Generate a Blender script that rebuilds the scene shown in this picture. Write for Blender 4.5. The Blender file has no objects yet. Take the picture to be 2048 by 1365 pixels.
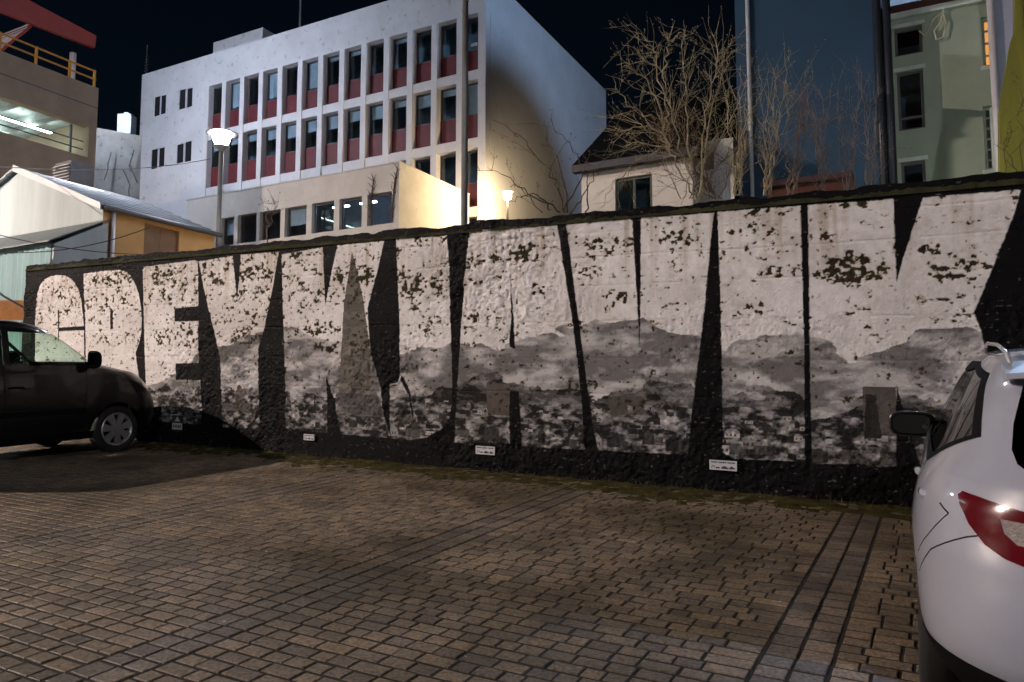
import bpy, bmesh, math, random
import numpy as np
from mathutils import Matrix, Vector
R = math.radians
sc = bpy.context.scene
col = sc.collection
random.seed(7)
rng = np.random.default_rng(11)

# ------------------------------------------------------------------ camera, sky, exposure
F, CX, CY, H = 1543.0, 1024.0, 682.5, 1.5
PITCH, SLOPE = R(4.8), R(4.04)          # camera looks up; the car park rises away from it
LOT = Matrix.Rotation(SLOPE, 4, 'X')
CAM = LOT @ Vector((0, 0, H))
cam = bpy.data.cameras.new('camera')
cam.sensor_width = 36.0
cam.lens = 36.0 * F / 2048.0
cam.clip_start, cam.clip_end = 0.05, 2000
camo = bpy.data.objects.new('camera', cam)
col.objects.link(camo)
camo.location = CAM
camo.rotation_euler = (R(90) + PITCH, 0, 0)
sc.camera = camo

world = bpy.data.worlds.new('World')
sc.world = world
world.use_nodes = True
wn = world.node_tree
sky = wn.nodes.new('ShaderNodeTexSky')
sky.sky_type = 'NISHITA'
sky.sun_disc = False
sky.ozone_density = 3.0
sky.sun_elevation = R(1)
sky.sun_rotation = R(150)
bg = wn.nodes['Background']
bg.inputs['Strength'].default_value = 0.006
wn.links.new(sky.outputs[0], bg.inputs[0])
moon = bpy.data.lights.new('moon', 'SUN')
moon.energy, moon.angle, moon.color = 0.006, R(0.5), (0.7, 0.8, 1.0)
moono = bpy.data.objects.new('moon', moon)
col.objects.link(moono)
moono.rotation_euler = (R(55), 0, R(-30))
sc.view_settings.view_transform = 'Standard'
sc.view_settings.look = 'None'
sc.view_settings.exposure = 0.0
sc.view_settings.gamma = 1.0
sc.cycles.use_denoising = True
sc.cycles.max_bounces = 6
sc.cycles.transparent_max_bounces = 12
sc.cycles.sample_clamp_indirect = 4.0

# lamp strengths (radiance of each glowing globe, colour)
LAMP_LEFT = (74000, (1.0, 0.81, 0.70))      # street lamp beyond the left edge, by the dark van
LAMP_BACK = (3300, (0.95, 0.93, 1.0))      # street lamp behind the camera
LAMP_A = (360, (0.95, 0.90, 1.0))         # lit lamp seen in front of the office block
LAMP_B = (170, (0.86, 0.90, 1.0))         # lamp on the tall post
FILL_FRONT = (3100, (0.74, 0.82, 1.0))         # fill light added on the car park roof for the office front
FLOOD = (1700, (1.0, 0.74, 0.42))
FILL_BLUE = (4300, (0.42, 0.64, 1.0))  # added blue fill light for the office side wall

# ------------------------------------------------------------------ maths helpers
RP = Matrix.Rotation(PITCH, 3, 'X')
L3 = LOT.to_3x3()
L3T = L3.transposed()
def ray(x, y): return RP @ Vector(((x - CX) / F, 1, -(y - CY) / F))
def lotp(x, y, z=0.0):
    d = L3T @ ray(x, y); k = (z - H) / d.z
    return Vector((0, 0, H)) + d * k
ANG = math.atan2(1543, 2804)
DR = Vector((math.cos(ANG), -math.sin(ANG), 0))   # along the wall, to the right
DU = Vector((math.sin(ANG), math.cos(ANG), 0))    # towards the wall
GU = L3T @ Vector((0, 0, 1))                      # plumb line in car-park axes
P0 = lotp(1000, 945)
WN = DR.cross(GU)
A2 = np.array([[DR.dot(DR), DR.dot(GU)], [DR.dot(GU), GU.dot(GU)]])
def W(x, y):
    d = L3T @ ray(x, y); o = Vector((0, 0, H))
    p = o + d * ((P0 - o).dot(WN) / d.dot(WN)) - P0
    return np.linalg.solve(A2, np.array([p.dot(DR), p.dot(GU)]))
BE = R(-27.85)
BM = Matrix.Rotation(BE, 4, 'Z')
E1, E2 = Vector((math.cos(BE), math.sin(BE), 0)), Vector((-math.sin(BE), math.cos(BE), 0))
def onb(x, y, b):
    d = ray(x, y); p = CAM + d * ((b - CAM.dot(E2)) / d.dot(E2)); return p.dot(E1), p.z
def ona(x, y, a):
    d = ray(x, y); p = CAM + d * ((a - CAM.dot(E1)) / d.dot(E1)); return p.dot(E2), p.z
def atdepth(x, y, Y):
    d = ray(x, y); return CAM + d * ((Y - CAM.y) / d.y)
def tob(p): return Vector((p.dot(E1), p.dot(E2), p.z))
def ground_z(y): return math.tan(SLOPE) * min(y, 70.0)

def vnoise(x, y, seed=0):
    r = np.random.default_rng(seed).random((256, 256))
    xi, yi = np.floor(x).astype(int), np.floor(y).astype(int)
    fx, fy = x - xi, y - yi
    fx, fy = fx * fx * (3 - 2 * fx), fy * fy * (3 - 2 * fy)
    a, b = r[xi % 256, yi % 256], r[(xi + 1) % 256, yi % 256]
    c, d = r[xi % 256, (yi + 1) % 256], r[(xi + 1) % 256, (yi + 1) % 256]
    return (a * (1 - fx) + b * fx) * (1 - fy) + (c * (1 - fx) + d * fx) * fy
def fbm(x, y, o=4, seed=0):
    v, a, s = 0, 0.5, 0
    for i in range(o):
        v = v + a * vnoise(x * 2 ** i + 17.3 * i, y * 2 ** i + 9.1 * i, seed + i); s += a; a *= 0.5
    return v / s

# ------------------------------------------------------------------ materials
MATS = {}
def mat(name, c=(0.5, 0.5, 0.5), rough=0.7, metal=0.0, var=0.25, vs=3.0, bump=0.0, bs=40.0, coat=0.0, dirt=0.0, spec=0.5, streak=False):
    if name in MATS: return MATS[name]
    m = bpy.data.materials.new(name); m.use_nodes = True
    nt = m.node_tree; n, l = nt.nodes, nt.links
    p = n['Principled BSDF']
    p.inputs['Roughness'].default_value = rough
    p.inputs['Metallic'].default_value = metal
    p.inputs['Coat Weight'].default_value = coat
    p.inputs['Coat Roughness'].default_value = 0.05
    p.inputs['Specular IOR Level'].default_value = spec
    tc = n.new('ShaderNodeTexCoord')
    mp = n.new('ShaderNodeMapping'); l.new(tc.outputs['Object'], mp.inputs[0])
    if streak: mp.inputs['Scale'].default_value = (1, 1, 0.15)
    t = n.new('ShaderNodeTexNoise'); t.inputs['Scale'].default_value = vs; t.inputs['Detail'].default_value = 7; t.inputs['Roughness'].default_value = 0.65
    l.new(mp.outputs[0], t.inputs['Vector'])
    cr = n.new('ShaderNodeValToRGB')
    cr.color_ramp.elements[0].position = 0.3; cr.color_ramp.elements[1].position = 0.7
    lo, hi = max(0, 1 - var), 1 + var * 0.5
    cr.color_ramp.elements[0].color = (c[0] * lo, c[1] * lo, c[2] * lo, 1)
    cr.color_ramp.elements[1].color = (min(1, c[0] * hi), min(1, c[1] * hi), min(1, c[2] * hi), 1)
    l.new(t.outputs[0], cr.inputs[0])
    out = cr.outputs[0]
    if dirt > 0:
        t2 = n.new('ShaderNodeTexNoise'); t2.inputs['Scale'].default_value = vs * 5; t2.inputs['Detail'].default_value = 8
        l.new(tc.outputs['Object'], t2.inputs['Vector'])
        c2 = n.new('ShaderNodeValToRGB'); c2.color_ramp.elements[0].position = 0.60; c2.color_ramp.elements[1].position = 0.72
        l.new(t2.outputs[0], c2.inputs[0])
        ml = n.new('ShaderNodeMath'); ml.operation = 'MULTIPLY'; ml.inputs[1].default_value = dirt; l.new(c2.outputs[0], ml.inputs[0])
        mx = n.new('ShaderNodeMix'); mx.data_type = 'RGBA'; l.new(ml.outputs[0], mx.inputs[0]); l.new(out, mx.inputs[6])
        mx.inputs[7].default_value = (0.03, 0.027, 0.02, 1); out = mx.outputs[2]
    l.new(out, p.inputs['Base Color'])
    if bump > 0:
        tb = n.new('ShaderNodeTexNoise'); tb.inputs['Scale'].default_value = bs; tb.inputs['Detail'].default_value = 5
        l.new(tc.outputs['Object'], tb.inputs['Vector'])
        b = n.new('ShaderNodeBump'); b.inputs['Strength'].default_value = bump; b.inputs['Distance'].default_value = 0.02
        l.new(tb.outputs[0], b.inputs['Height']); l.new(b.outputs[0], p.inputs['Normal'])
    MATS[name] = m
    return m
def glow(name, c, s):
    m = bpy.data.materials.new(name); m.use_nodes = True
    n = m.node_tree.nodes; n.remove(n['Principled BSDF'])
    e = n.new('ShaderNodeEmission'); e.inputs[0].default_value = (*c, 1); e.inputs[1].default_value = s
    m.node_tree.links.new(e.outputs[0], n['Material Output'].inputs[0]); return m
def glass(name, tint=(0.75, 0.85, 0.8), gl=0.06, rough=0.02):
    m = bpy.data.materials.new(name); m.use_nodes = True
    nt = m.node_tree; n, l = nt.nodes, nt.links; n.remove(n['Principled BSDF'])
    t = n.new('ShaderNodeBsdfTransparent'); t.inputs[0].default_value = (*tint, 1)
    g = n.new('ShaderNodeBsdfGlossy'); g.inputs['Roughness'].default_value = rough
    fr = n.new('ShaderNodeLayerWeight'); fr.inputs[0].default_value = 0.5
    pw = n.new('ShaderNodeMath'); pw.operation = 'POWER'; pw.inputs[1].default_value = 4.0; l.new(fr.outputs['Facing'], pw.inputs[0])
    a = n.new('ShaderNodeMath'); a.operation = 'MULTIPLY_ADD'; a.inputs[1].default_value = 0.7; a.inputs[2].default_value = gl; l.new(pw.outputs[0], a.inputs[0])
    mx = n.new('ShaderNodeMixShader'); l.new(a.outputs[0], mx.inputs[0]); l.new(t.outputs[0], mx.inputs[1]); l.new(g.outputs[0], mx.inputs[2])
    l.new(mx.outputs[0], n['Material Output'].inputs[0]); return m

# ------------------------------------------------------------------ object helpers
class MB:
    def __init__(s): s.v, s.f = [], []
    def quad(s, a, b, c, d):
        i = len(s.v); s.v += [tuple(a), tuple(b), tuple(c), tuple(d)]; s.f.append((i, i + 1, i + 2, i + 3)); return s
    def box(s, x0, x1, y0, y1, z0, z1):
        i = len(s.v)
        x0, x1 = min(x0, x1), max(x0, x1); y0, y1 = min(y0, y1), max(y0, y1); z0, z1 = min(z0, z1), max(z0, z1)
        s.v += [(x0, y0, z0), (x1, y0, z0), (x1, y1, z0), (x0, y1, z0), (x0, y0, z1), (x1, y0, z1), (x1, y1, z1), (x0, y1, z1)]
        for f in ((3, 2, 1, 0), (4, 5, 6, 7), (0, 1, 5, 4), (1, 2, 6, 5), (2, 3, 7, 6), (3, 0, 4, 7)): s.f.append(tuple(i + k for k in f))
        return s
    def prism(s, poly, vec):
        i, n = len(s.v), len(poly); vec = Vector(vec)
        s.v += [tuple(p) for p in poly] + [tuple(Vector(p) + vec) for p in poly]
        s.f.append(tuple(i + k for k in range(n))[::-1]); s.f.append(tuple(i + n + k for k in range(n)))
        for k in range(n): s.f.append((i + k, i + (k + 1) % n, i + n + (k + 1) % n, i + n + k))
        return s
    def tube(s, pts, rad, n=8, cap=True):
        pts = [Vector(p) for p in pts]
        if not hasattr(rad, '__len__'): rad = [rad] * len(pts)
        i0 = len(s.v); prev = None
        for k, p in enumerate(pts):
            t = (pts[min(k + 1, len(pts) - 1)] - pts[max(k - 1, 0)])
            t = t.normalized() if t.length > 1e-9 else Vector((0, 0, 1))
            if prev is None:
                prev = t.cross(Vector((0.31, 0.17, 0.93)))
                if prev.length < 1e-3: prev = t.cross(Vector((1, 0, 0)))
            nx = prev - t * prev.dot(t)
            if nx.length < 1e-6: nx = t.orthogonal()
            nx.normalize(); prev = nx; ny = t.cross(nx)
            for j in range(n):
                a = 2 * math.pi * j / n
                s.v.append(tuple(p + (nx * math.cos(a) + ny * math.sin(a)) * rad[k]))
        for k in range(len(pts) - 1):
            for j in range(n):
                a, b = i0 + k * n + j, i0 + k * n + (j + 1) % n
                s.f.append((a, b, b + n, a + n))
        if cap:
            s.f.append(tuple(i0 + j for j in range(n))[::-1]); e = i0 + (len(pts) - 1) * n
            s.f.append(tuple(e + j for j in range(n)))
        return s
    def lathe(s, prof, n=24, c=(0, 0, 0)):
        i0 = len(s.v)
        for r, z in prof:
            for j in range(n):
                a = 2 * math.pi * j / n; s.v.append((c[0] + r * math.cos(a), c[1] + r * math.sin(a), c[2] + z))
        for k in range(len(prof) - 1):
            for j in range(n):
                a, b = i0 + k * n + j, i0 + k * n + (j + 1) % n
                s.f.append((a, b, b + n, a + n))
        return s
    def mesh(s, name='m', off=None):
        me = bpy.data.meshes.new(name)
        v = s.v if off is None else [(p[0] - off[0], p[1] - off[1], p[2] - off[2]) for p in s.v]
        me.from_pydata(v, [], s.f); me.update(); return me
def link(name, me, m=None, parent=None, smooth=False):
    o = bpy.data.objects.new(name, me); col.objects.link(o)
    if m and me is not None and not me.materials: me.materials.append(m)
    if parent: o.parent = parent
    if smooth and me: me.polygons.foreach_set('use_smooth', [True] * len(me.polygons))
    return o
def tag(o, label=None, cat=None, group=None, kind=None):
    for k, v in (('label', label), ('category', cat), ('group', group), ('kind', kind)):
        if v: o[k] = v
    return o
class Thing:
    """an Empty at the base of a thing; parts are given in the axes `frame`, measured from frame origin"""
    def __init__(s, name, label, cat, base=(0, 0, 0), frame=None, group=None):
        s.o = bpy.data.objects.new(name, None); s.o.empty_display_size = 0.3; col.objects.link(s.o)
        s.base = Vector(base); s.o.matrix_world = (frame or Matrix()) @ Matrix.Translation(s.base)
        tag(s.o, label, cat, group)
    def part(s, name, mb, m, parent=None, smooth=False):
        return link(name, mb.mesh(name, s.base), m, parent or s.o, smooth)
def copy_tree(o, parent=None):
    c = o.copy(); col.objects.link(c); c.parent = parent
    for ch in list(o.children): copy_tree(ch, c)
    return c
def mesh_np(name, v, f, smooth=False):
    """fast mesh from numpy arrays of quads"""
    me = bpy.data.meshes.new(name)
    me.vertices.add(len(v)); me.vertices.foreach_set('co', np.ascontiguousarray(v, dtype=np.float32).ravel())
    k = f.shape[1]
    me.loops.add(f.size); me.loops.foreach_set('vertex_index', np.ascontiguousarray(f, dtype=np.int32).ravel())
    me.polygons.add(len(f)); me.polygons.foreach_set('loop_start', np.arange(0, f.size, k, dtype=np.int32))
    me.update(calc_edges=True)
    me.polygons.foreach_set('use_smooth', np.full(len(f), bool(smooth)))
    return me
def holes(mp, u0, u1, w0, w1, ops, deep):
    """a wall face with real openings and their reveals; mp(u, w, d) -> point, d = depth into the wall"""
    m = MB()
    us = sorted({u0, u1, *[o[0] for o in ops], *[o[1] for o in ops]}); ws = sorted({w0, w1, *[o[2] for o in ops], *[o[3] for o in ops]})
    us = [u for u in us if u0 <= u <= u1]; ws = [w for w in ws if w0 <= w <= w1]
    for i in range(len(us) - 1):
        for j in range(len(ws) - 1):
            cu, cw = (us[i] + us[i + 1]) / 2, (ws[j] + ws[j + 1]) / 2
            if any(o[0] < cu < o[1] and o[2] < cw < o[3] for o in ops): continue
            m.quad(mp(us[i], ws[j], 0), mp(us[i + 1], ws[j], 0), mp(us[i + 1], ws[j + 1], 0), mp(us[i], ws[j + 1], 0))
    for a, b, c, d in ops:
        for (p, q) in (((a, c), (b, c)), ((b, c), (b, d)), ((b, d), (a, d)), ((a, d), (a, c))):
            m.quad(mp(*p, 0), mp(*q, 0), mp(*q, deep), mp(*p, deep))
    return m

# ------------------------------------------------------------------ the ground
gm = mat('earth', (0.07, 0.06, 0.045), 0.9, var=0.5, vs=1.2, bump=0.4, bs=30)
g = MB()
ys = [-250, 0, 70, 900]
for i in range(3):
    z0, z1 = [(math.tan(SLOPE) * min(max(y, -40), 70) - 0.07) for y in (ys[i], ys[i + 1])]
    g.quad((-700, ys[i], z0), (700, ys[i], z0), (700, ys[i + 1], z1), (-700, ys[i + 1], z1))
tag(link('ground', g.mesh('ground'), gm), kind='structure')

def pq(p, q, z=0.0):
    v = DR * p + DU * q; return Vector((v.x, v.y, z))
QW = P0.dot(DU)          # distance to the foot of the wall
LOTM = LOT @ Matrix.Rotation(-ANG, 4, 'Z')   # axes: x along the wall, y towards it, z up from the paving
bed = MB(); bed.quad((-26, -14, -0.0055), (14, -14, -0.0055), (14, QW + 0.1, -0.0055), (-26, QW + 0.1, -0.0055))
bedm = mat('joint_sand', (0.007, 0.006, 0.004), 0.95, var=0.5, vs=6, bump=0.6, bs=90)
lot = link('parking_lot', bed.mesh('parking_lot'), bedm); lot.matrix_world = LOTM; tag(lot, kind='structure')

# paving stones
def paver_material(name, c):
    m = bpy.data.materials.new(name); m.use_nodes = True
    nt = m.node_tree; n, l = nt.nodes, nt.links; p = n['Principled BSDF']
    p.inputs['Roughness'].default_value = 0.62; p.inputs['Specular IOR Level'].default_value = 0.35
    gi = n.new('ShaderNodeNewGeometry'); oi = n.new('ShaderNodeObjectInfo')
    ad = n.new('ShaderNodeMath'); ad.operation = 'ADD'; l.new(gi.outputs['Random Per Island'], ad.inputs[0]); l.new(oi.outputs['Random'], ad.inputs[1])
    fr = n.new('ShaderNodeMath'); fr.operation = 'FRACT'; l.new(ad.outputs[0], fr.inputs[0])
    cr = n.new('ShaderNodeValToRGB'); e = cr.color_ramp.elements
    e[0].position = 0; e[0].color = (c[0] * 0.62, c[1] * 0.62, c[2] * 0.66, 1); e[1].position = 1; e[1].color = (c[0] * 1.25, c[1] * 1.18, c[2] * 1.1, 1)
    x = e.new(0.55); x.color = (*c, 1)
    l.new(fr.outputs[0], cr.inputs[0])
    t = n.new('ShaderNodeTexNoise'); t.inputs['Scale'].default_value = 0.9; t.inputs['Detail'].default_value = 6
    l.new(gi.outputs['Position'], t.inputs['Vector'])
    r2 = n.new('ShaderNodeValToRGB'); r2.color_ramp.elements[0].position = 0.38; r2.color_ramp.elements[0].color = (0.40, 0.37, 0.27, 1)
    r2.color_ramp.elements[1].position = 0.6; r2.color_ramp.elements[1].color = (1.05, 1.02, 1, 1); l.new(t.outputs[0], r2.inputs[0])
    mx = n.new('ShaderNodeMix'); mx.data_type = 'RGBA'; mx.blend_type = 'MULTIPLY'; mx.inputs[0].default_value = 1
    l.new(cr.outputs[0], mx.inputs[6]); l.new(r2.outputs[0], mx.inputs[7])
    t3 = n.new('ShaderNodeTexNoise'); t3.inputs['Scale'].default_value = 48; t3.inputs['Detail'].default_value = 6; l.new(gi.outputs['Position'], t3.inputs['Vector'])
    r3 = n.new('ShaderNodeValToRGB'); r3.color_ramp.elements[0].position = 0.3; r3.color_ramp.elements[0].color = (0.35, 0.34, 0.33, 1); r3.color_ramp.elements[1].position = 0.7; r3.color_ramp.elements[1].color = (1.2, 1.2, 1.2, 1)
    l.new(t3.outputs[0], r3.inputs[0])
    m2 = n.new('ShaderNodeMix'); m2.data_type = 'RGBA'; m2.blend_type = 'MULTIPLY'; m2.inputs[0].default_value = 1
    l.new(mx.outputs[2], m2.inputs[6]); l.new(r3.outputs[0], m2.inputs[7]); l.new(m2.outputs[2], p.inputs['Base Color'])
    b = n.new('ShaderNodeBump'); b.inputs['Strength'].default_value = 0.35; b.inputs['Distance'].default_value = 0.008
    l.new(t3.outputs[0], b.inputs['Height']); l.new(b.outputs[0], p.inputs['Normal'])
    return m
pav_m = paver_material('paving_stone', (0.21, 0.172, 0.125))
pav_d = paver_material('paving_stone_grey', (0.175, 0.152, 0.128))
def paver_geo(w, h, gap=0.014, ch=0.004):
    x, y = w / 2 - gap / 2, h / 2 - gap / 2 - .004
    v = []
    for ex, z in ((0, -0.05), (0, -ch * 0.8), (ch, 0)):
        v += [(-x + ex, -y + ex, z), (x - ex, -y + ex, z), (x - ex, y - ex, z), (-x + ex, y - ex, z)]
    f = [(8, 9, 10, 11)]
    for k in (0, 4):
        for j in range(4): f.append((k + j, k + (j + 1) % 4, k + 4 + (j + 1) % 4, k + 4 + j))
    return np.array(v), np.array(f)
STRIPES = [-9.06, -6.24, -3.42, -0.607, 2.2]
SW = 0.165
stones = []                                     # (p, q, w, h, dark)
pr = random.Random(5)
q = -1.0
CH = 0.113
for s0 in STRIPES:
    qq = -1.0
    while qq < QW + 0.05:
        L = pr.choice((0.113, 0.142, 0.16))
        for sd in (-1, 1): stones.append((s0 + sd * (SW / 2 - .004), qq + L / 2, SW - .012, L, True))
        qq += L
edges = [-26] + STRIPES + [9]
while q < QW + 0.05:
    for i in range(len(edges) - 1):
        a = edges[i] + (SW if i > 0 else 0); b = edges[i + 1] - (SW if i < len(edges) - 2 else 0)
        if i == 0 and q > 99: continue
        x = a + pr.uniform(-0.1, 0) * (i == 0)
        while x < b - 1e-6:
            L = pr.choice((0.113, 0.142, 0.142, 0.17, 0.17, 0.20))
            if b - (x + L) < 0.10: L = b - x
            stones.append((x + L / 2, q + CH / 2, L, CH, False)); x += L
    q += CH
seen, rest = [], []
for st in stones:
    P = LOT @ pq(st[0], st[1]); r = P - CAM
    v = RP.transposed() @ r
    if v.y < 0.5: continue
    X, Y = CX + F * v.x / v.y, CY - F * v.z / v.y
    inside = -20 < X < 1900 and 0 < Y < 1400
    if -500 < X < 2600 and Y < 1700:
        (seen if inside and Y < 1362 and 10 < X < 1845 else rest).append((st, v.y))
seen.sort(key=lambda t: t[1])
rest += seen[300:]; seen = seen[:300]
cache = {}
for (p_, q_, w_, h_, dk), _ in seen:
    key = (round(w_, 3), round(h_, 3), dk)
    if key not in cache:
        v, f = paver_geo(w_, h_); me = mesh_np('paving_stone', v, f); me.materials.append(pav_d if dk else pav_m); cache[key] = me
    o = link('paving_stone', cache[key], None, lot)
    o.location = (p_ + pr.uniform(-.003, .003), q_ + pr.uniform(-.003, .003), pr.uniform(-0.0025, 0.002))
    o.rotation_euler = (pr.gauss(0, 0.003), pr.gauss(0, 0.003), pr.gauss(0, 0.009))
for dk, nm in ((False, 'paving_stones_beyond'), (True, 'grey_divider_stones_beyond')):
    V, Fc, k = [], [], 0
    for (p_, q_, w_, h_, d_), _ in rest:
        if d_ != dk: continue
        v, f = paver_geo(w_, h_)
        a = pr.gauss(0, 0.005); c_, s_ = math.cos(a), math.sin(a)
        v = np.stack([v[:, 0] * c_ - v[:, 1] * s_ + p_, v[:, 0] * s_ + v[:, 1] * c_ + q_, v[:, 2] + pr.uniform(-.0025, .002) + v[:, 0] * pr.gauss(0, .003) + v[:, 1] * pr.gauss(0, .003)], 1)
        V.append(v); Fc.append(f + k); k += len(v)
    o = link(nm, mesh_np(nm, np.concatenate(V), np.concatenate(Fc)), pav_d if dk else pav_m, lot); tag(o, kind='stuff')

# moss and dirt along the foot of the wall: a bumpy sheet that rises over the stones in patches
xs = np.arange(-11.5, 7.0, 0.022); qs = np.arange(QW - 1.5, QW + 0.03, 0.022)
X, Q = np.meshgrid(xs, qs, indexing='ij')
edge = (Q - (QW - 0.95 - 0.35 * (fbm(X * 0.8, Q * 0.8, 3, 40) - 0.5) * 2)) / 0.55
Z = -0.020 + np.clip(edge, 0, 1) * 0.026 + (fbm(X * 9, Q * 9, 4, 41) - 0.5) * 0.048 * np.clip(edge + 0.6, 0, 1)
Z = np.minimum(Z, 0.05)
n1, n2 = X.shape
idx = np.arange(n1 * n2).reshape(n1, n2)
fq = np.stack([idx[:-1, :-1], idx[1:, :-1], idx[1:, 1:], idx[:-1, 1:]], -1).reshape(-1, 4)
mossm = mat('moss', (0.058, 0.050, 0.015), 0.95, var=0.7, vs=5, bump=0.8, bs=120, spec=0.1)
o = link('moss', mesh_np('moss', np.stack([X, Q, Z], -1).reshape(-1, 3), fq, True), mossm)
o.matrix_world = LOTM; tag(o, 'brown-green moss and dirt over the paving along the foot of the mural wall', 'moss', kind='stuff')

# ------------------------------------------------------------------ the mural wall
def C1(x, y): return 40 + x / 2.967, 440 + y / 2.967
def C2(x, y): return 380 + x / 2.73, 440 + y / 2.73
def C3(x, y): return 860 + x / 2.437, 400 + y / 2.437
def C4(x, y): return 1380 + x / 2.007, 340 + y / 2.007
def WP(c, pts): return np.array([W(*c(*p)) for p in pts])
letters = [
 ('letter_g', C1, [(90,600),(94,520),(104,430),(120,385),(145,355),(180,336),(220,328),(265,332),(300,348),(325,375),(345,415),(362,475),(374,560),(378,660),(381,810),(388,1130),(90,1130)]),
 ('letter_r', C1, [(376,320),(480,305),(590,297),(630,308),(662,340),(688,390),(705,440),(718,520),(722,600),(718,680),(705,735),(685,785),(692,850),(705,930),(730,1130),(398,1130),(390,810),(386,560),(380,430)]),
 ('letter_e', C1, [(730,280),(1055,238),(1057,512),(915,525),(918,605),(1055,600),(1060,850),(922,852),(925,950),(1072,952),(1078,1213),(1000,1213),(880,1200),(760,1190),(748,1000),(742,850),(735,600)]),
 ('letter_y', C1, [(1060,248),(1262,215),(1275,350),(1288,480),(1300,350),(1310,208),(1535,190),(1500,400),(1450,640),(1412,770),(1415,1000),(1422,1240),(1202,1230),(1196,1000),(1190,830),(1145,640),(1090,400)]),
 ('letter_k', C2, [(500,190),(725,150),(731,330),(738,470),(768,310),(805,140),(1060,115),(1030,250),(968,485),(985,740),(1040,920),(1060,1080),(1095,1192),(825,1172),(790,1000),(742,850),(746,1000),(750,1165),(525,1140),(518,800),(508,500)]),
 ('letter_j', C2, [(1125,105),(1405,87),(1416,400),(1430,800),(1432,1000),(1415,1085),(1375,1140),(1300,1185),(1200,1203),(1094,1192),(1088,1060),(1090,898),(1138,888),(1148,830),(1142,500)]),
 ('letter_a', C3, [(190,155),(620,122),(640,260),(690,560),(720,800),(740,1000),(752,1218),(447,1203),(441,1050),(432,932),(390,930),(386,1040),(390,1187),(118,1185),(125,1050),(140,800),(165,400)]),
 ('letter_v', C3, [(665,120),(985,92),(998,300),(1010,500),(1023,735),(1026,500),(1028,88),(1385,62),(1370,180),(1340,500),(1310,760),(1280,1000),(1255,1243),(820,1222),(790,1080),(760,860),(735,660),(700,400)]),
 ('letter_i', C4, [(110,168),(443,145),(450,400),(458,700),(460,1000),(460,1172),(180,1160),(132,1135),(130,900),(122,500)]),
 ('letter_k', C4, [(473,142),(817,118),(822,300),(828,452),(858,350),(935,112),(1328,80),(1300,180),(1220,380),(1140,572),(1165,640),(1195,745),(1260,1000),(1300,1200),(930,1200),(865,1000),(828,860),(828,1192),(720,1192),(700,1180),(490,1180),(482,800),(478,400)]),
]
holesP = [(C1, [(224,535),(232,535),(232,640),(382,630),(384,655),(232,661),(231,720),(226,720)]), (C1, [(533,540),(550,538),(552,648),(536,650)]),
          (C3, [(390,335),(399,470),(413,700),(415,728),(386,716),(393,560)]),
          (C2, [(1148,845),(1165,862),(1200,930),(1222,1080),(1214,1082),(1190,950),(1150,880)])]
letter_txt = [('first rounded letter, a G, pinkish white', 'G'), ('letter R', 'R'), ('letter E', 'E'), ('letter Y', 'Y'), ('first letter K with the grey spire in it', 'K'), ('letter J', 'J'), ('letter A', 'A'), ('letter V', 'V'), ('letter I', 'I'), ('last letter K', 'K')]
S0, S1, T1 = -10.55, 5.95, 3.17
NS, NT = 1950, 395
sv = np.linspace(S0, S1, NS); tv = np.linspace(-0.12, T1, NT)
S, T = np.meshgrid(sv, tv, indexing='ij')
def inpoly(x, y, poly):
    ins = np.zeros(x.shape, bool); j = len(poly) - 1
    for i in range(len(poly)):
        xi, yi = poly[i]; xj, yj = poly[j]
        if yi != yj:
            c = ((yi > y) != (yj > y)) & (x < (xj - xi) * (y - yi) / (yj - yi) + xi); ins ^= c
        j = i
    return ins
# brush edges wobble a little
SJ = S + (fbm(S * 22, T * 22, 3, 60) - 0.5) * 0.013; TJ = T + (fbm(S * 22, T * 22, 3, 64) - 0.5) * 0.013
def polymask(poly, ds=0.0, dt=0.0):
    m = np.zeros(S.shape, bool); k0 = max(0, np.searchsorted(sv, poly[:, 0].min() - .05)); k1 = min(NS, np.searchsorted(sv, poly[:, 0].max() + .05))
    if k1 > k0: m[k0:k1] = inpoly(SJ[k0:k1] + ds, TJ[k0:k1] + dt, poly)
    return m
LP_ = [WP(c, p_) for nm, c, p_ in letters]; HP_ = [WP(c, p_) for c, p_ in holesP]
LID = np.full(S.shape, -1)
for k, po in enumerate(LP_): LID[polymask(po)] = k
for po in HP_: LID[polymask(po)] = -1
cs, ct = (sv[1] - sv[0]) * .33, (tv[1] - tv[0]) * .33
cover = np.zeros(S.shape)
for ds in (-cs * .75, cs * .75):
    for dt in (-ct * .75, ct * .75):
        mk = np.zeros(S.shape, bool)
        for po in LP_: mk |= polymask(po, ds, dt)
        for po in HP_: mk &= ~polymask(po, ds, dt)
        cover += mk / 4.0
white = cover > 0.01
# painted picture inside the letters
def line(c, pts):
    w = np.array([W(*p) for p in pts]); return np.interp(S, w[:, 0], w[:, 1])
hill = line(None, [(60,800),(300,770),(430,690),(520,672),(600,655),(640,680),(760,715),(850,690),(920,690),(1000,700),(1100,672),(1200,655),(1290,650),(1370,668),(1450,700),(1560,672),(1640,688),(1700,715),(1760,705),(1840,660),(1940,640),(2040,700)])
dark = line(None, [(60,850),(300,815),(450,800),(560,822),(700,812),(830,790),(920,775),(980,735),(1060,770),(1200,795),(1300,775),(1400,778),(1450,800),(1500,785),(1600,790),(1640,850),(1720,815),(1800,790),(1900,800),(2040,820)])
wob = (fbm(S * 2.2, T * 5, 4, 70) - 0.5)
wob2 = (fbm(S * 3.5, T * 8, 4, 75) - 0.5)
def pn(q, levels):  # hard-edged paint layers
    return (q > levels)
base = np.zeros(S.shape + (3,))
base[...] = (0.79, 0.765, 0.76)
fine = fbm(S * 30, T * 30, 3, 80)[..., None]
base *= 0.92 + 0.16 * fine
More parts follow.
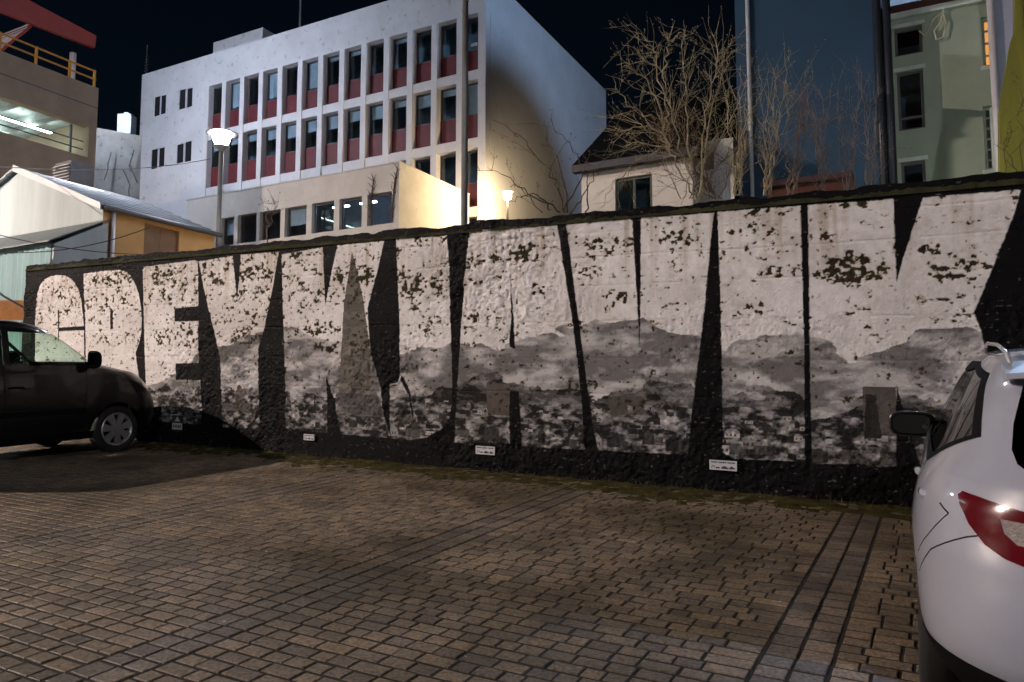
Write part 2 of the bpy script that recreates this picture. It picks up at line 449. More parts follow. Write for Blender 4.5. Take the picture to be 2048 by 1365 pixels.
grey1, grey2, dk1, dk2 = np.array((0.31, 0.295, 0.305)), np.array((0.20, 0.19, 0.19)), np.array((0.105, 0.094, 0.088)), np.array((0.035, 0.032, 0.03))
inh = (T < hill + wob * 0.32)
n_a = fbm(S * 1.9 + 5, T * 4.6, 6, 90); n_b = fbm(S * 3.0, T * 8.0, 6, 95); n_c = fbm(S * 4.5, T * 12, 5, 99)
n_d = fbm(S * 6.5, T * 15, 5, 103); n_e = fbm(S * 15, T * 30, 4, 107); jit = (fbm(S * 45, T * 45, 2, 109) - 0.5)
ind = (T < dark + wob2 * 0.30)
town = T < 0.86 + wob2 * 0.3
# hills: broad snowy and stony patches; lower slope; roofs, trees and lights of the town
tone = 0.36 + 0.85 * (n_a - 0.5) + 1.0 * (n_b - 0.5) + 0.45 * (n_d - 0.5)
tone = np.where(ind, 0.115 + 0.35 * (n_a - 0.5) + 0.45 * (n_c - 0.5) + 0.35 * (n_d - 0.5), tone)
tw_ = 0.115 + 0.85 * (n_d - 0.5) + 0.6 * (n_e - 0.5) + 0.35 * (vnoise(S * 9, T * 17, 131) - 0.5)
tone = np.where(town, tw_, tone)
tone = np.where(ind | town, tone, np.maximum(tone, 0.20))
q_ = np.clip(tone + 0.03 * jit, 0.022, 0.62)
q_ = 0.92 * np.round(q_ / 0.085) * 0.085 + 0.08 * q_
q_ = np.clip(q_, 0.022, 0.54)
pic = q_[..., None] * np.array((1.02, 0.985, 0.99))
base[inh] = pic[inh]; base[town] = pic[town]
# painted houses: small grey boxes with pitched roofs, larger towards the bottom
hr = random.Random(31)
for k in range(330):
    t0_ = 0.36 + 0.50 * hr.random() ** 1.3; sc_ = 1.25 - 0.9 * (t0_ - .36) / .5
    s0_ = hr.uniform(S0, S1); w_ = hr.uniform(.05, .20) * sc_; h_ = hr.uniform(.03, .10) * sc_
    v_ = hr.choice((.025, .03, .045, .06, .09, .13, .2, .3, .42))
    a0, a1 = np.searchsorted(sv, (s0_, s0_ + w_)); b0, b1 = np.searchsorted(tv, (t0_, t0_ + h_))
    if a1 - a0 < 2 or b1 - b0 < 2: continue
    base[a0:a1, b0:b1] = v_ * np.array((1.03, .98, .96))
    rf_ = hr.choice((.02, .03, .05, .26)); rh = max(1, int((b1 - b0) * .6))
    for r_ in range(rh):
        ins_ = int((a1 - a0) * .5 * r_ / rh); base[a0 + ins_:a1 - ins_, min(b1 + r_, NT - 1)] = rf_
    if v_ > .1 and w_ > .08:
        for x_ in range(a0 + 2, a1 - 2, 5): base[x_:x_ + 2, b0 + (b1 - b0) // 3:b0 + 2 * (b1 - b0) // 3] = .04
def paint(c, pts, colr, jit=True):
    m = polymask(WP(c, pts)); base[m] = np.array(colr); return m
tower = paint(C2, [(885,170),(945,430),(975,640),(1000,880),(1058,1080),(960,1060),(800,1060),(806,960),(822,760),(842,440)], (0.17, 0.155, 0.14))
base[tower & (n_c > 0.55)] = (0.12, 0.11, 0.10)
paint(C2, [(798,940),(1030,960),(1060,1080),(900,1070),(790,1000)], (0.10, 0.095, 0.095))
paint(C4, [(695,870),(826,872),(826,1000),(760,1080),(700,1080),(694,1000)], (0.10, 0.09, 0.085))
paint(C4, [(705,900),(745,905),(770,1075),(700,1080)], (0.03, 0.028, 0.026))
paint(C3, [(275,890),(388,900),(388,1050),(280,1050)], (0.115, 0.10, 0.09))
paint(C3, [(870,960),(960,950),(965,1040),(985,1040),(990,950),(1045,960),(1045,1050),(880,1050)], (0.10, 0.09, 0.08))
paint(C2, [(255,910),(270,900),(290,930),(290,1010),(245,1010)], (0.12, 0.10, 0.09))
paint(C2, [(178,1000),(340,1005),(340,1050),(178,1040)], (0.10, 0.09, 0.085))
for x0, x1, y in ((140,215,1200),(150,230,1212),(530,640,1055),(565,640,1112),(1480,1560,0)):
    pass
base *= 0.9 + 0.2 * fbm(S * 14, T * 14, 3, 140)[..., None]
# black ground coat
blackc = np.array((0.005, 0.005, 0.0055)) * (0.7 + 0.6 * fbm(S * 8, T * 8, 3, 150)[..., None])
topband = (T > 2.72) & (S < 1.0)
blackc = np.where(topband[..., None], blackc * 1.6 + 0.002, blackc)
colr = base * cover[..., None] + blackc * (1 - cover[..., None])
# lichen and flaked spots
stains = [(C1,530,355,170,50,.9),(C1,880,330,170,60,.8),(C1,920,700,180,70,.85),(C1,560,705,190,45,.6),(C1,240,400,130,25,.6),(C1,1170,350,100,55,.85),(C1,1400,320,120,60,.95),(C1,1340,700,130,70,.75),(C1,220,520,160,110,.42),(C1,1300,580,160,110,.5),(C1,850,430,150,80,.5),
 (C2,620,185,120,24,.8),(C2,830,320,60,55,.9),(C2,700,590,130,60,.8),(C2,740,690,110,50,.9),(C2,1230,400,100,110,.85),(C2,1230,125,110,30,.6),(C2,960,320,70,70,.7),(C2,920,680,70,110,.6),(C2,1290,560,150,90,.4),(C2,600,300,150,60,.45),(C2,1370,350,60,60,.7),
 (C3,400,265,190,55,.95),(C3,220,310,80,60,.6),(C3,860,215,200,40,.85),(C3,850,265,160,40,.6),(C3,530,430,50,40,.65),(C3,210,575,42,38,.95),(C3,335,665,55,50,.7),(C3,450,660,40,30,.6),(C3,1180,190,120,45,.65),(C3,1230,520,120,28,.6),(C3,780,345,90,25,.6),(C3,40,400,70,80,.7),(C3,900,490,130,60,.35),
 (C4,640,405,190,70,1.0),(C4,370,405,120,35,.8),(C4,240,240,130,40,.6),(C4,650,140,180,25,.7),(C4,1060,400,130,80,.75),(C4,240,565,90,35,.65),(C4,960,320,80,35,.7),(C4,300,170,160,25,.5),(C4,600,275,110,22,.5),(C4,300,320,140,50,.4)]
sm = 0.10 + 0.28 * np.clip((T - 1.7) / 0.6, 0, 1) * np.clip((1.0 - S) / 4.0, 0, 1)
for c, x, y, rx, ry, d in stains:
    a = W(*c(x, y)); b1 = W(*c(x + rx, y)); b2 = W(*c(x, y + ry))
    rr = ((S - a[0]) / abs(b1[0] - a[0])) ** 2 + ((T - a[1]) / abs(b2[1] - a[1])) ** 2
    sm = np.maximum(sm, d * np.clip(1.25 - rr, 0, 1))
spot = 0.74 * fbm(S * 21, T * 27, 4, 160) + 0.26 * fbm(S * 6, T * 10, 2, 165)
spotm = (spot > 0.725 - 0.245 * sm) & (sm > 0.05)
fl = fbm(S * 16, T * 16, 3, 170)
mossc = np.array((0.035, 0.030, 0.018)) * (0.5 + 1.1 * vnoise(S * 40, T * 40, 180)[..., None])
colr = np.where((spotm & white)[..., None], mossc * np.array((1, 0.97, 0.9)), colr)
drip = np.clip((fbm(S * 13, T * 0.5, 3, 260) - 0.5) * 3.2, 0, 1) * np.clip((T - 2.15) / 0.7, 0, 1)
colr = np.where(white[..., None], colr * (1 - drip[..., None] * np.array((0.30, 0.36, 0.45))), colr)
halo = (spot > 0.672 - 0.245 * sm) & white & ~spotm
colr = np.where(halo[..., None], colr * np.array((0.72, 0.68, 0.58)), colr)
grime = np.clip((fbm(S * 1.1, T * 2.0, 5, 310) - 0.42) * 2.2, 0, 1) * 0.30 + np.clip((fbm(S * 9, T * 14, 4, 315) - 0.5) * 2, 0, 1) * 0.25
colr = np.where(white[..., None], colr * (1 - grime[..., None] * np.array((0.75, 0.82, 0.90))), colr)
# flaked light chips on the black coat, low down
chip = (~white) & (fbm(S * 26, T * 40, 2, 190) > 0.835)
colr = np.where(chip[..., None], np.array((0.08, 0.075, 0.07)), colr)
# shuttering lines of the cast concrete
D = (fbm(S * 5, T * 5, 5, 200) - 0.5) * 0.042 + (fbm(S * 24, T * 24, 3, 210) - 0.5) * 0.026
rough = np.clip((fbm(S * 0.5, T * 0.8, 2, 215) - 0.40) * 4, 0.25, 1.3)
D *= rough
for t0, d0 in ((0.62, .006), (1.0, .007), (1.42, .006), (1.86, .007), (2.28, .006), (2.62, .009), (2.92, .006)):
    tt = t0 + (fbm(S * 1.5, T * 0, 3, int(t0 * 100)) - 0.5) * 0.03
    D -= d0 * np.exp(-((T - tt) / 0.010) ** 2) * (fbm(S * 2, T * 0, 2, int(t0 * 50)) > 0.42)
D = np.where(spotm, D - 0.005, D)
D = np.where(white, D, D - 0.001)
# crumbling top edge
TT = T + np.clip((T - (T1 - 0.10)) / 0.10, 0, 1) * (fbm(S * 3, T * 0, 4, 220) - 0.5) * 0.09
GU_ = np.array(GU); DR_ = np.array(DR); NO = np.array(DR.cross(GU).normalized())
if NO[1] > 0: NO = -NO
Pw = np.array(P0)[None, None] + S[..., None] * DR_ + TT[..., None] * GU_ + D[..., None] * NO
wallm = bpy.data.materials.new('painted_concrete'); wallm.use_nodes = True
n, l = wallm.node_tree.nodes, wallm.node_tree.links; p = n['Principled BSDF']; p.inputs['Roughness'].default_value = 0.65; p.inputs['Specular IOR Level'].default_value = 0.06
at = n.new('ShaderNodeAttribute'); at.attribute_name = 'paint'; l.new(at.outputs['Color'], p.inputs['Base Color'])
gt = n.new('ShaderNodeNewGeometry'); tb = n.new('ShaderNodeTexNoise'); tb.inputs['Scale'].default_value = 55; tb.inputs['Detail'].default_value = 5; l.new(gt.outputs['Position'], tb.inputs['Vector'])
b = n.new('ShaderNodeBump'); b.inputs['Strength'].default_value = 0.6; b.inputs['Distance'].default_value = 0.015; l.new(tb.outputs[0], b.inputs['Height']); l.new(b.outputs[0], p.inputs['Normal'])
idx = np.arange(NS * NT).reshape(NS, NT)
fq = np.stack([idx[:-1, :-1], idx[1:, :-1], idx[1:, 1:], idx[:-1, 1:]], -1).reshape(-1, 4)
fl_ = LID[:-1, :-1].reshape(-1)
Pv, Cv = Pw.reshape(-1, 3), colr.reshape(-1, 3)
wall = Thing('mural_wall', 'long rough concrete wall painted black with huge white block letters', 'wall', P0, LOT)
def wallpiece(name, sel):
    f = fq[sel]; u, inv = np.unique(f, return_inverse=True)
    me = mesh_np(name, Pv[u] - np.array(P0), inv.reshape(-1, 4), True)
    a = me.attributes.new('paint', 'FLOAT_COLOR', 'POINT')
    a.data.foreach_set('color', np.concatenate([Cv[u], np.ones((len(u), 1))], 1).astype(np.float32).ravel())
    return link(name, me, wallm, wall.o)
wallpiece('wall_face', fl_ < 0)
for k, (nm, c, pts) in enumerate(letters):
    o = wallpiece('painted_letter', fl_ == k); o['label'] = 'white painted ' + letter_txt[k][0] + ' of the mural'
# body of the wall behind the face, and its run beyond the right edge of the picture
wb = MB()
wcm = mat('wall_concrete_dark', (0.007, 0.007, 0.0075), 0.85, var=0.5, vs=3, bump=0.6, bs=30, spec=.06)
def wpt(s, t, d): v = P0 + DR * s + GU * t - Vector(NO) * d; return v
for (s0, s1, d0) in ((S0 + 0.0, S1, 0.035), (S1, 12.0, 0.0)):
    c8 = [wpt(s, t, d) for t in (-0.3, T1 - 0.03) for d in (d0, 0.34) for s in (s0, s1)]
    i = len(wb.v); wb.v += [tuple(v) for v in c8]
    for f in ((0, 1, 5, 4), (2, 6, 7, 3), (4, 5, 7, 6), (0, 4, 6, 2), (1, 3, 7, 5)): wb.f.append(tuple(i + k for k in f))
wall.part('wall_core', wb, wcm)
# crumbly moss on top of the wall
ts = np.arange(S0, 8.0, 0.03); ds = np.linspace(-0.02, 0.36, 12)
X, Dd = np.meshgrid(ts, ds, indexing='ij')
Z = T1 - 0.055 + (fbm(X * 2.5, Dd * 6, 4, 230) - 0.35) * 0.11 + (fbm(X * 14, Dd * 14, 3, 240) - 0.5) * 0.07
Z = np.where((Dd < 0.0) | (Dd > 0.33), T1 - 0.12, Z)
Pm = np.array(P0) + X[..., None] * DR_ + Z[..., None] * GU_ - Dd[..., None] * NO
n1, n2 = X.shape; idx = np.arange(n1 * n2).reshape(n1, n2)
f2 = np.stack([idx[:-1, :-1], idx[1:, :-1], idx[1:, 1:], idx[:-1, 1:]], -1).reshape(-1, 4)
o = link('moss_cap', mesh_np('moss_cap', Pm.reshape(-1, 3) - np.array(P0), f2, True), mat('wall_moss', (0.045, 0.045, 0.022), 0.95, var=0.7, vs=4, bump=0.8, bs=60, spec=0.1), wall.o)
o['kind'] = 'stuff'

# ------------------------------------------------------------------ small notices screwed to the wall
white_p = mat('sign_white', (0.55, 0.55, 0.57), 0.5, var=0.15, vs=12)
ink = mat('sign_ink', (0.02, 0.02, 0.025), 0.5)
def notice(px, py, w, h, label, kind=0):
    s, t = W(px, py)
    def q3(x, y, d): return wpt(s + x, t + y, -0.012 - d)
    th = Thing('wall_notice', label, 'sign', wpt(s, t, -0.012), LOT, 'notices along the foot of the mural')
    def rect(m, x0, x1, y0, y1, d0, d1): m.prism([q3(x0, y0, d0), q3(x1, y0, d0), q3(x1, y1, d0), q3(x0, y1, d0)], (q3(0, 0, d1) - q3(0, 0, d0)))
    m = MB(); rect(m, -w / 2, w / 2, -h / 2, h / 2, 0, 0.012); th.part('board', m, white_p if kind < 2 else ink)
    m = MB()
    if kind < 2:
        y = h * 0.22; x = -w * 0.44                        # heading: a row of small bold blocks
        rr = random.Random(3)
        while x < w * 0.42:
            bw = w * rr.choice((0.03, 0.04, 0.05))
            rect(m, x, min(x + bw, w * .44), y, y + h * 0.13, 0.012, 0.0135); x += bw + w * (0.012 if rr.random() < .8 else .05)
        def seg(x0, segs):
            hh, ww, k = h * 0.34, w * 0.055, w * 0.014; yb = -h * 0.36
            R_ = {'t': (0, ww, hh - k, hh), 'm': (0, ww, hh / 2 - k / 2, hh / 2 + k / 2), 'b': (0, ww, 0, k), 'ur': (ww - k, ww, hh / 2, hh), 'lr': (ww - k, ww, 0, hh / 2), 'ul': (0, k, hh / 2, hh), 'll': (0, k, 0, hh / 2)}
            for g_ in segs: a, b_, c, d = R_[g_]; rect(m, x0 + a, x0 + b_, yb + c, yb + d, 0.012, 0.0136)
        seg(-w * 0.43, ('t', 'ur', 'm', 'll', 'b')); seg(-w * 0.35, ('ul', 'm', 'ur', 'lr'))
        for x0, x1 in ((-0.26, -0.12), (-0.06, 0.2), (0.23, 0.43)):
            rect(m, w * x0, w * x1, -h * 0.33, -h * 0.19, 0.012, 0.0137)
            if x0 > -0.2: rect(m, w * (x0 + 0.04), w * (x1 - 0.07), -h * 0.19, -h * 0.08, 0.012, 0.0139)
        th.part('lettering', m, ink)['kind'] = 'stuff'
    else:
        rect(m, -w * .45, w * .45, -h * .45, -h * .02, 0.012, 0.0135)
        m.prism([q3(-w * .25, h * .1, .012), q3(w * .25, h * .1, .012), q3(0, h * .42, .012)], (q3(0, 0, 0.0135) - q3(0, 0, 0.012)))
        th.part('emblem', m, white_p)
        m = MB()
        for k in range(5): rect(m, -w * .38 + k * w * .155, -w * .38 + k * w * .155 + w * .1, -h * .34, -h * .14, 0.0135, 0.0145)
        th.part('lettering', m, ink)['kind'] = 'stuff'
notice(620, 875, 0.20, 0.085, 'small white notice under the first big K of the mural')
notice(972, 901, 0.275, 0.105, 'small white notice under the left leg of the mural letter A')
notice(1447, 931, 0.29, 0.105, 'small white notice on the black ground between mural letters V and I')
notice(357, 846, 0.26, 0.24, 'dark notice with white house emblem beside the bonnet of the dark van', 2)

# ------------------------------------------------------------------ street lamps
pole_m = mat('lamp_pole_grey', (0.22, 0.21, 0.20), 0.5, 0.3, var=0.2, vs=4)
hat_m = mat('lamp_hat', (0.35, 0.35, 0.36), 0.4, 0.5)
def street_lamp(head, label, spec, r=0.07, group='street lamps', hood=False):
    gz = ground_z(head.y) - 0.05
    th = Thing('street_lamp', label, 'street lamp', (head.x, head.y, gz), None, group)
    x, y, z = head
    th.part('pole', MB().tube([(x, y, gz), (x, y, gz + 1.2), (x, y, gz + 1.25), (x, y, z - 0.27)], [r * 1.5, r * 1.5, r, r * 0.8], 16), pole_m, smooth=True)
    th.part('collar', MB().lathe([(r * .8, -0.40), (0.10, -0.33), (0.215, -0.265), (0.215, -0.25), (0.02, -0.245)], 20, head), hat_m, smooth=True)
    th.part('globe', MB().lathe([(0.02, -0.24), (0.13, -0.235), (0.20, -0.10), (0.235, 0.04), (0.235, 0.07), (0.01, 0.08)], 20, head), glow('lamp_glow', spec[1], spec[0]))
    if hood: th.part('hood', MB().lathe([(0.01, 0.22), (0.28, 0.18), (0.42, 0.02), (0.43, -0.20), (0.42, -0.20), (0.41, 0.02), (0.27, 0.16), (0.01, 0.20)], 28, head), hat_m, smooth=True)  # hood added to keep this lamp's light off the high facades
    else: th.part('hat', MB().lathe([(0.01, 0.20), (0.2, 0.17), (0.40, 0.11), (0.405, 0.095), (0.2, 0.13), (0.01, 0.14)], 28, head), hat_m, smooth=True)
    return th
street_lamp(atdepth(443, 275, 20), 'lit street lamp with round hat in front of the office block', LAMP_A)
street_lamp(atdepth(931, -34, 15), 'tall grey lamp post rising behind the middle of the mural wall', LAMP_B, 0.075)
street_lamp(LOT @ pq(-34, -7, 16), 'street lamp beyond the left edge behind the dark van', LAMP_LEFT, hood=True)
street_lamp(LOT @ pq(8, -14, 10), 'street lamp behind the viewer on the right', LAMP_BACK)
street_lamp(LOT @ pq(-22.5, 8.8, 5.6), 'added cool lamp lighting the white shed gable', (130, (0.75, 1.0, 0.95)))  # added out of view to brighten the shed gable

# ------------------------------------------------------------------ office block
plaster = mat('office_plaster', (0.62, 0.62, 0.64), 0.8, var=0.14, vs=0.5, bump=0.2, bs=6, dirt=0.45)
plaster2 = mat('office_plaster_clean', (0.64, 0.63, 0.64), 0.8, var=0.10, vs=0.6, dirt=0.12)
redm = mat('red_panel', (0.12, 0.010, 0.016), 0.6, var=0.3, vs=2)
framem = mat('window_frame_dark', (0.10, 0.09, 0.09), 0.5)
frame_l = mat('window_frame_light', (0.5, 0.5, 0.52), 0.5)
pane_m = glass('window_pane', (0.75, 0.82, 0.86), 0.06)
room_m = mat('dark_room', (0.20, 0.26, 0.31), 0.9, var=0.6, vs=0.8)
blind_m = mat('window_blind', (0.75, 0.78, 0.82), 0.8, var=0.1)
FB, AC, BAY = 33.0, -18.95, 1.578
AL, AM = -45.85, -39.25
gz = 1.0
off = Thing('office_block', 'white four storey office block with red panels under rows of windows', 'building', (AC, FB, gz), BM)
ZT = 23.9
m = MB(); m.box(AM, AC, FB, FB + 0.5, 21.78, ZT); off.part('attic_band', m, plaster)
m = MB(); m.box(AC - 0.45, AC - 0.002, FB + 0.5, 50.2, gz, ZT); off.part('side_wall', m, plaster2)
m = MB(); m.box(AM + .3, AC - 0.45, FB + 2.2, 50.0, gz, ZT - 0.4); off.part('core', m, room_m)
m = MB(); m.box(AM, AC - 0.45, FB + 2.0, 50.2, ZT - 0.39, ZT - 0.1); off.part('roof_slab', m, plaster)
slits = []
for x0, x1, y0, y1 in ((309,319,195,231),(322,331,192,227),(359,370,181,217),(374,384,178,213),(303,314,300,337),(318,328,297,333),(354,366,290,325),(370,382,285,322)):
    ax0, zt = onb(x0, y0, FB); ax1, zb = onb(x1, y1, FB); slits.append((ax0, ax1, zb, zt))
def fmap(a, z, d): return (a, FB + d, z)
m = holes(fmap, AL, AM, gz, ZT, slits, 0.10)
m.quad((AL, FB, gz), (AL, 44, gz), (AL, 44, ZT), (AL, FB, ZT)); m.quad((AL, FB, ZT), (AM, FB, ZT), (AM, 44, ZT), (AL, 44, ZT)); m.quad((AM, FB, 14), (AM, FB + .6, 14), (AM, FB + .6, ZT), (AM, FB, ZT))
off.part('stair_tower_wall', m, plaster)
for z in (12.75, 13.35):
    off.part('wall_groove', MB().box(AL + .02, AM - .02, FB - 0.03, FB + 0.01, z - .05, z), plaster2)
well0 = mat('black_void', (0.01, 0.012, 0.016), .6)
for s in slits:
    w = off.part('slit_window', MB().box(s[0], s[1], FB + 0.06, FB + 0.098, s[2], s[3]), well0)
rows = [(18.25, 18.76, 19.99, 21.78), (14.66, 15.17, 16.52, 18.25), (11.07, 11.58, 12.9, 14.66)]
pil = [AC - i * BAY for i in range(14)]
for i, a in enumerate(pil):
    wv = 0.36 if i else 0.30
    off.part('pilaster', MB().box(a - (wv / 2 if i else 0.45), a + (wv / 2 if i else 0.0), FB - 0.02, FB + 0.46, gz, 21.776), plaster2)
br = random.Random(2)
for r, (z0, zl, zs, zt) in enumerate(rows):
    for i in range(13):
        a1 = pil[i] - (0.18 if i else 0.45); a0 = pil[i + 1] + 0.18
        if r == 2 and i > 4 : 
            pass
        off.part('ledge', MB().box(a0, a1, FB + 0.03, FB + 0.5, z0, zl), plaster2)
        off.part('red_panel', MB().box(a0, a1, FB + 0.36, FB + 0.44, zl, zs), redm)
        f = MB(); t = 0.06
        f.box(a0, a1, FB + .38, FB + .46, zs, zs + t).box(a0, a1, FB + .38, FB + .46, zt - t, zt).box(a0, a0 + t, FB + .38, FB + .46, zs + t, zt - t).box(a1 - t, a1, FB + .38, FB + .46, zs + t, zt - t)
        w = off.part('window', f, framem)
        off.part('pane', MB().box(a0 + t, a1 - t, FB + .415, FB + .425, zs + t, zt - t), pane_m, w)
        fr = 0
        if r == 1: fr = br.choice((0.25, 0.3, 0.35, 0.4, 0.45, 0.2))
        elif r == 0: fr = br.choice((0, 0, 0.12, 0.55, 0.9))
        if r == 1 and i == 0: fr = 0.97
        if fr: off.part('blind', MB().box(a0 + t, a1 - t, FB + .50, FB + .52, zt - t - fr * (zt - zs - 2 * t), zt - t), blind_m, w)
# red car-coloured panel seen low at the right end, notice in a top window
off.part('window_notice', MB().box(pil[0] - 1.15, pil[0] - 0.75, FB + .405, FB + .412, 20.25, 20.42), white_p)
a0, z0 = onb(427, 85, 36); a1, z1 = onb(525, 56, 36)
off.part('roof_house', MB().box(a0, a1, 36, 41, ZT - .5, (z0 + z1) / 2), plaster)
a0, _ = onb(600, 40, 37); off.part('roof_mast', MB().tube([(a0, 37, ZT - .2), (a0, 37, ZT + 6)], [.07, .05], 8), pole_m)
a0, zz = onb(292, 150, 40); _, z1 = onb(292, 90, 40)
mm = MB().tube([(a0, 40, 21), (a0, 40, z1)], 0.04, 6)
for k in range(6): mm.box(a0 - .25 + .02 * k, a0 + .25 - .02 * k, 39.98, 40.02, zz + .3 + k * .25, zz + .34 + k * .25)
off.part('antenna', mm, pole_m)

# ------------------------------------------------------------------ low annex in front of it
cream = mat('annex_plaster', (0.60, 0.565, 0.52), 0.85, var=0.16, vs=0.8, bump=0.15, bs=8, dirt=0.15)
AB, AR = 27.0, -19.88
ann = Thing('office_annex', 'low cream flat roofed annex with a row of windows below the office block', 'building', (AR, AB, 1), BM)
wins = []
for x0, x1, y0, y1 in ((443,467,437,484),(476,512,430,478),(520,560,424,473),(570,612,416,467),(624,667,408,460),(679,723,399,452),(735,783,391,447)):
    a0, zt = onb(x0, y0, AB); a1, zb = onb(x1, y1, AB); wins.append((a0, a1, 9.53, 10.96))
am = lambda a, z, d: (a, AB + d, z)
m = holes(am, -33.5, AR, 1, 12.2, wins, 0.3)
m.quad((AR, AB, 1), (AR, FB - 0.03, 1), (AR, FB - 0.03, 12.2), (AR, AB, 12.2))
m.quad((-33.5, AB, 12.2), (AR, AB, 12.2), (AR, FB - .03, 12.2), (-33.5, FB - .03, 12.2)); m.quad((-33.5, AB, 1), (-33.5, AB, 12.2), (-33.5, FB - .03, 12.2), (-33.5, FB - .03, 1))
ann.part('wall', m, cream)
ann.part('back_room', MB().box(-33.2, AR - .2, AB + 3.4, AB + 3.5, 8, 12), mat('annex_room', (0.25, 0.27, 0.32), 0.8, var=.5, vs=.7))
lit_room = glow('lit_office_lamp', (0.7, 0.8, 1.0), 30)
for i, s in enumerate(wins):
    f = MB(); t = 0.07
    f.box(s[0], s[1], AB + .2, AB + .28, s[2], s[2] + t).box(s[0], s[1], AB + .2, AB + .28, s[3] - t, s[3]).box(s[0], s[0] + t, AB + .2, AB + .28, s[2] + t, s[3] - t).box(s[1] - t, s[1], AB + .2, AB + .28, s[2] + t, s[3] - t)
    w = ann.part('window', f, framem)
    ann.part('pane', MB().box(s[0] + t, s[1] - t, AB + .235, AB + .245, s[2] + t, s[3] - t), pane_m, w)
    if i in (4, 5): ann.part('ceiling_light', MB().box(s[0] + .2, s[1] - .2, AB + 1.2, AB + 1.35, 11.0, 11.06), lit_room, w)
    if i == 0 or i == 3: ann.part('blind', MB().box(s[0] + t, s[1] - t, AB + .32, AB + .34, s[2] + .6, s[3] - t), blind_m, w)
ann.part('cornice', MB().box(-33.55, AR + .03, AB - .03, FB - .04, 12.2, 12.26), cream)

# climbing stems on the annex
stem_m = mat('bark_dark', (0.10, 0.075, 0.055), 0.9, var=0.4, vs=8)
def vine(pts, label):
    w = [Vector((onb(x, y, AB - .06)[0], AB - .06, onb(x, y, AB - .06)[1])) for x, y in pts]
    th = Thing('climbing_vine', label, 'vine', w[0], BM, 'bare vines on the annex')
    th.part('stem', MB().tube(w, [.05] + [.035] * (len(w) - 2) + [.015], 5), stem_m)
    m = MB(); r = random.Random(len(pts) + int(pts[0][0]))
    for k in range(26):
        i = r.randrange(len(w) - 1); p = w[i].lerp(w[i + 1], r.random())
        e = p + Vector((r.uniform(-.35, .35), r.uniform(-.05, .0), r.uniform(.05, .4))); m.tube([p, (p + e) / 2 + Vector((r.uniform(-.06, .06), 0, 0)), e], [.018, .014, .006], 4)
    th.part('twigs', m, stem_m)
vine([(742,452),(741,420),(744,385),(747,358)], 'thin bare vine climbing by the last annex window')
vine([(783,445),(786,400),(790,360),(795,338)], 'bare vine climbing the corner of the annex')

# ------------------------------------------------------------------ warm floodlight beside the annex
fp = atdepth(1015, 393, 36)
th = Thing('floodlight', 'warm floodlight glaring on a post behind the mural wall', 'floodlight', (fp.x, fp.y, ground_z(fp.y)))
th.part('post', MB().tube([(fp.x, fp.y, ground_z(fp.y)), (fp.x, fp.y, fp.z - .2)], .06, 10), pole_m)
th.part('lamp', MB().lathe([(.02, -.16), (.15, -.12), (.19, 0), (.15, .1), (.02, .12)], 16, fp), glow('flood_glow', FLOOD[1], FLOOD[0]))
th.part('hood', MB().lathe([(.02, .26), (.24, .22), (.25, .20), (.02, .23)], 20, fp), hat_m)

# added unseen mast: blue fill light and a disc shading the office side wall
mp_ = E1 * 1.0 + E2 * 30.0 + Vector((0, 0, 21.0))
wc = E1 * AC + E2 * 35.2 + Vector((0, 0, 11.6))
dl = (wc - mp_).normalized()
th = Thing('fill_light_mast', 'added mast with a small blue-white fill light and a shadow-casting dish', 'floodlight', (mp_.x, mp_.y, ground_z(mp_.y)))
th.part('mast', MB().tube([(mp_.x, mp_.y, ground_z(mp_.y)), (mp_.x, mp_.y, mp_.z - .25)], [.15, .08], 12), pole_m)
th.part('lamp', MB().lathe([(.005, -.09), (.062, -.062), (.09, 0), (.062, .062), (.005, .09)], 12, mp_), glow('fill_blue_glow', FILL_BLUE[1], FILL_BLUE[0] * 6))
dc = mp_ + dl * 1.0
d1 = dl.cross(Vector((0, 0, 1))).normalized(); d2 = d1.cross(dl)
disc = MB()
ring = [dc + (d1 * math.cos(a) + d2 * math.sin(a)) * 0.42 for a in [2 * math.pi * k / 32 for k in range(32)]]
disc.prism(ring, dl * 0.02); disc.tube([dc, mp_ - Vector((0, 0, .22))], .02, 6)
th.part('blocker', disc, hat_m)  # disc added only to block the blue light in a round patch

# fill light added on the car park deck roof to brighten the office front
fx, fy, fz = -36.2, 18.0, 19.6
th = Thing('facade_fill_light', 'added boxy fill light on the car park roof aimed at the office front', 'floodlight', (fx, fy, 15.28), BM)
th.part('mast', MB().tube([(fx, fy, 14.3), (fx, fy, fz - .32)], .07, 10), pole_m)
m = MB(); m.box(fx - .42, fx + .42, fy - .14, fy - .10, fz - .32, fz + .32)
for q_ in ((-.42, -.38, -.32, .32), (.38, .42, -.32, .32), (-.38, .38, -.32, -.28), (-.38, .38, .28, .32)): m.box(fx + q_[0], fx + q_[1], fy - .10, fy + .14, fz + q_[2], fz + q_[3])
th.part('housing', m, hat_m)
th.part('lamp', MB().box(fx - .3, fx + .3, fy - .02, fy, fz - .2, fz + .2), glow('front_fill_glow', FILL_FRONT[1], FILL_FRONT[0]))

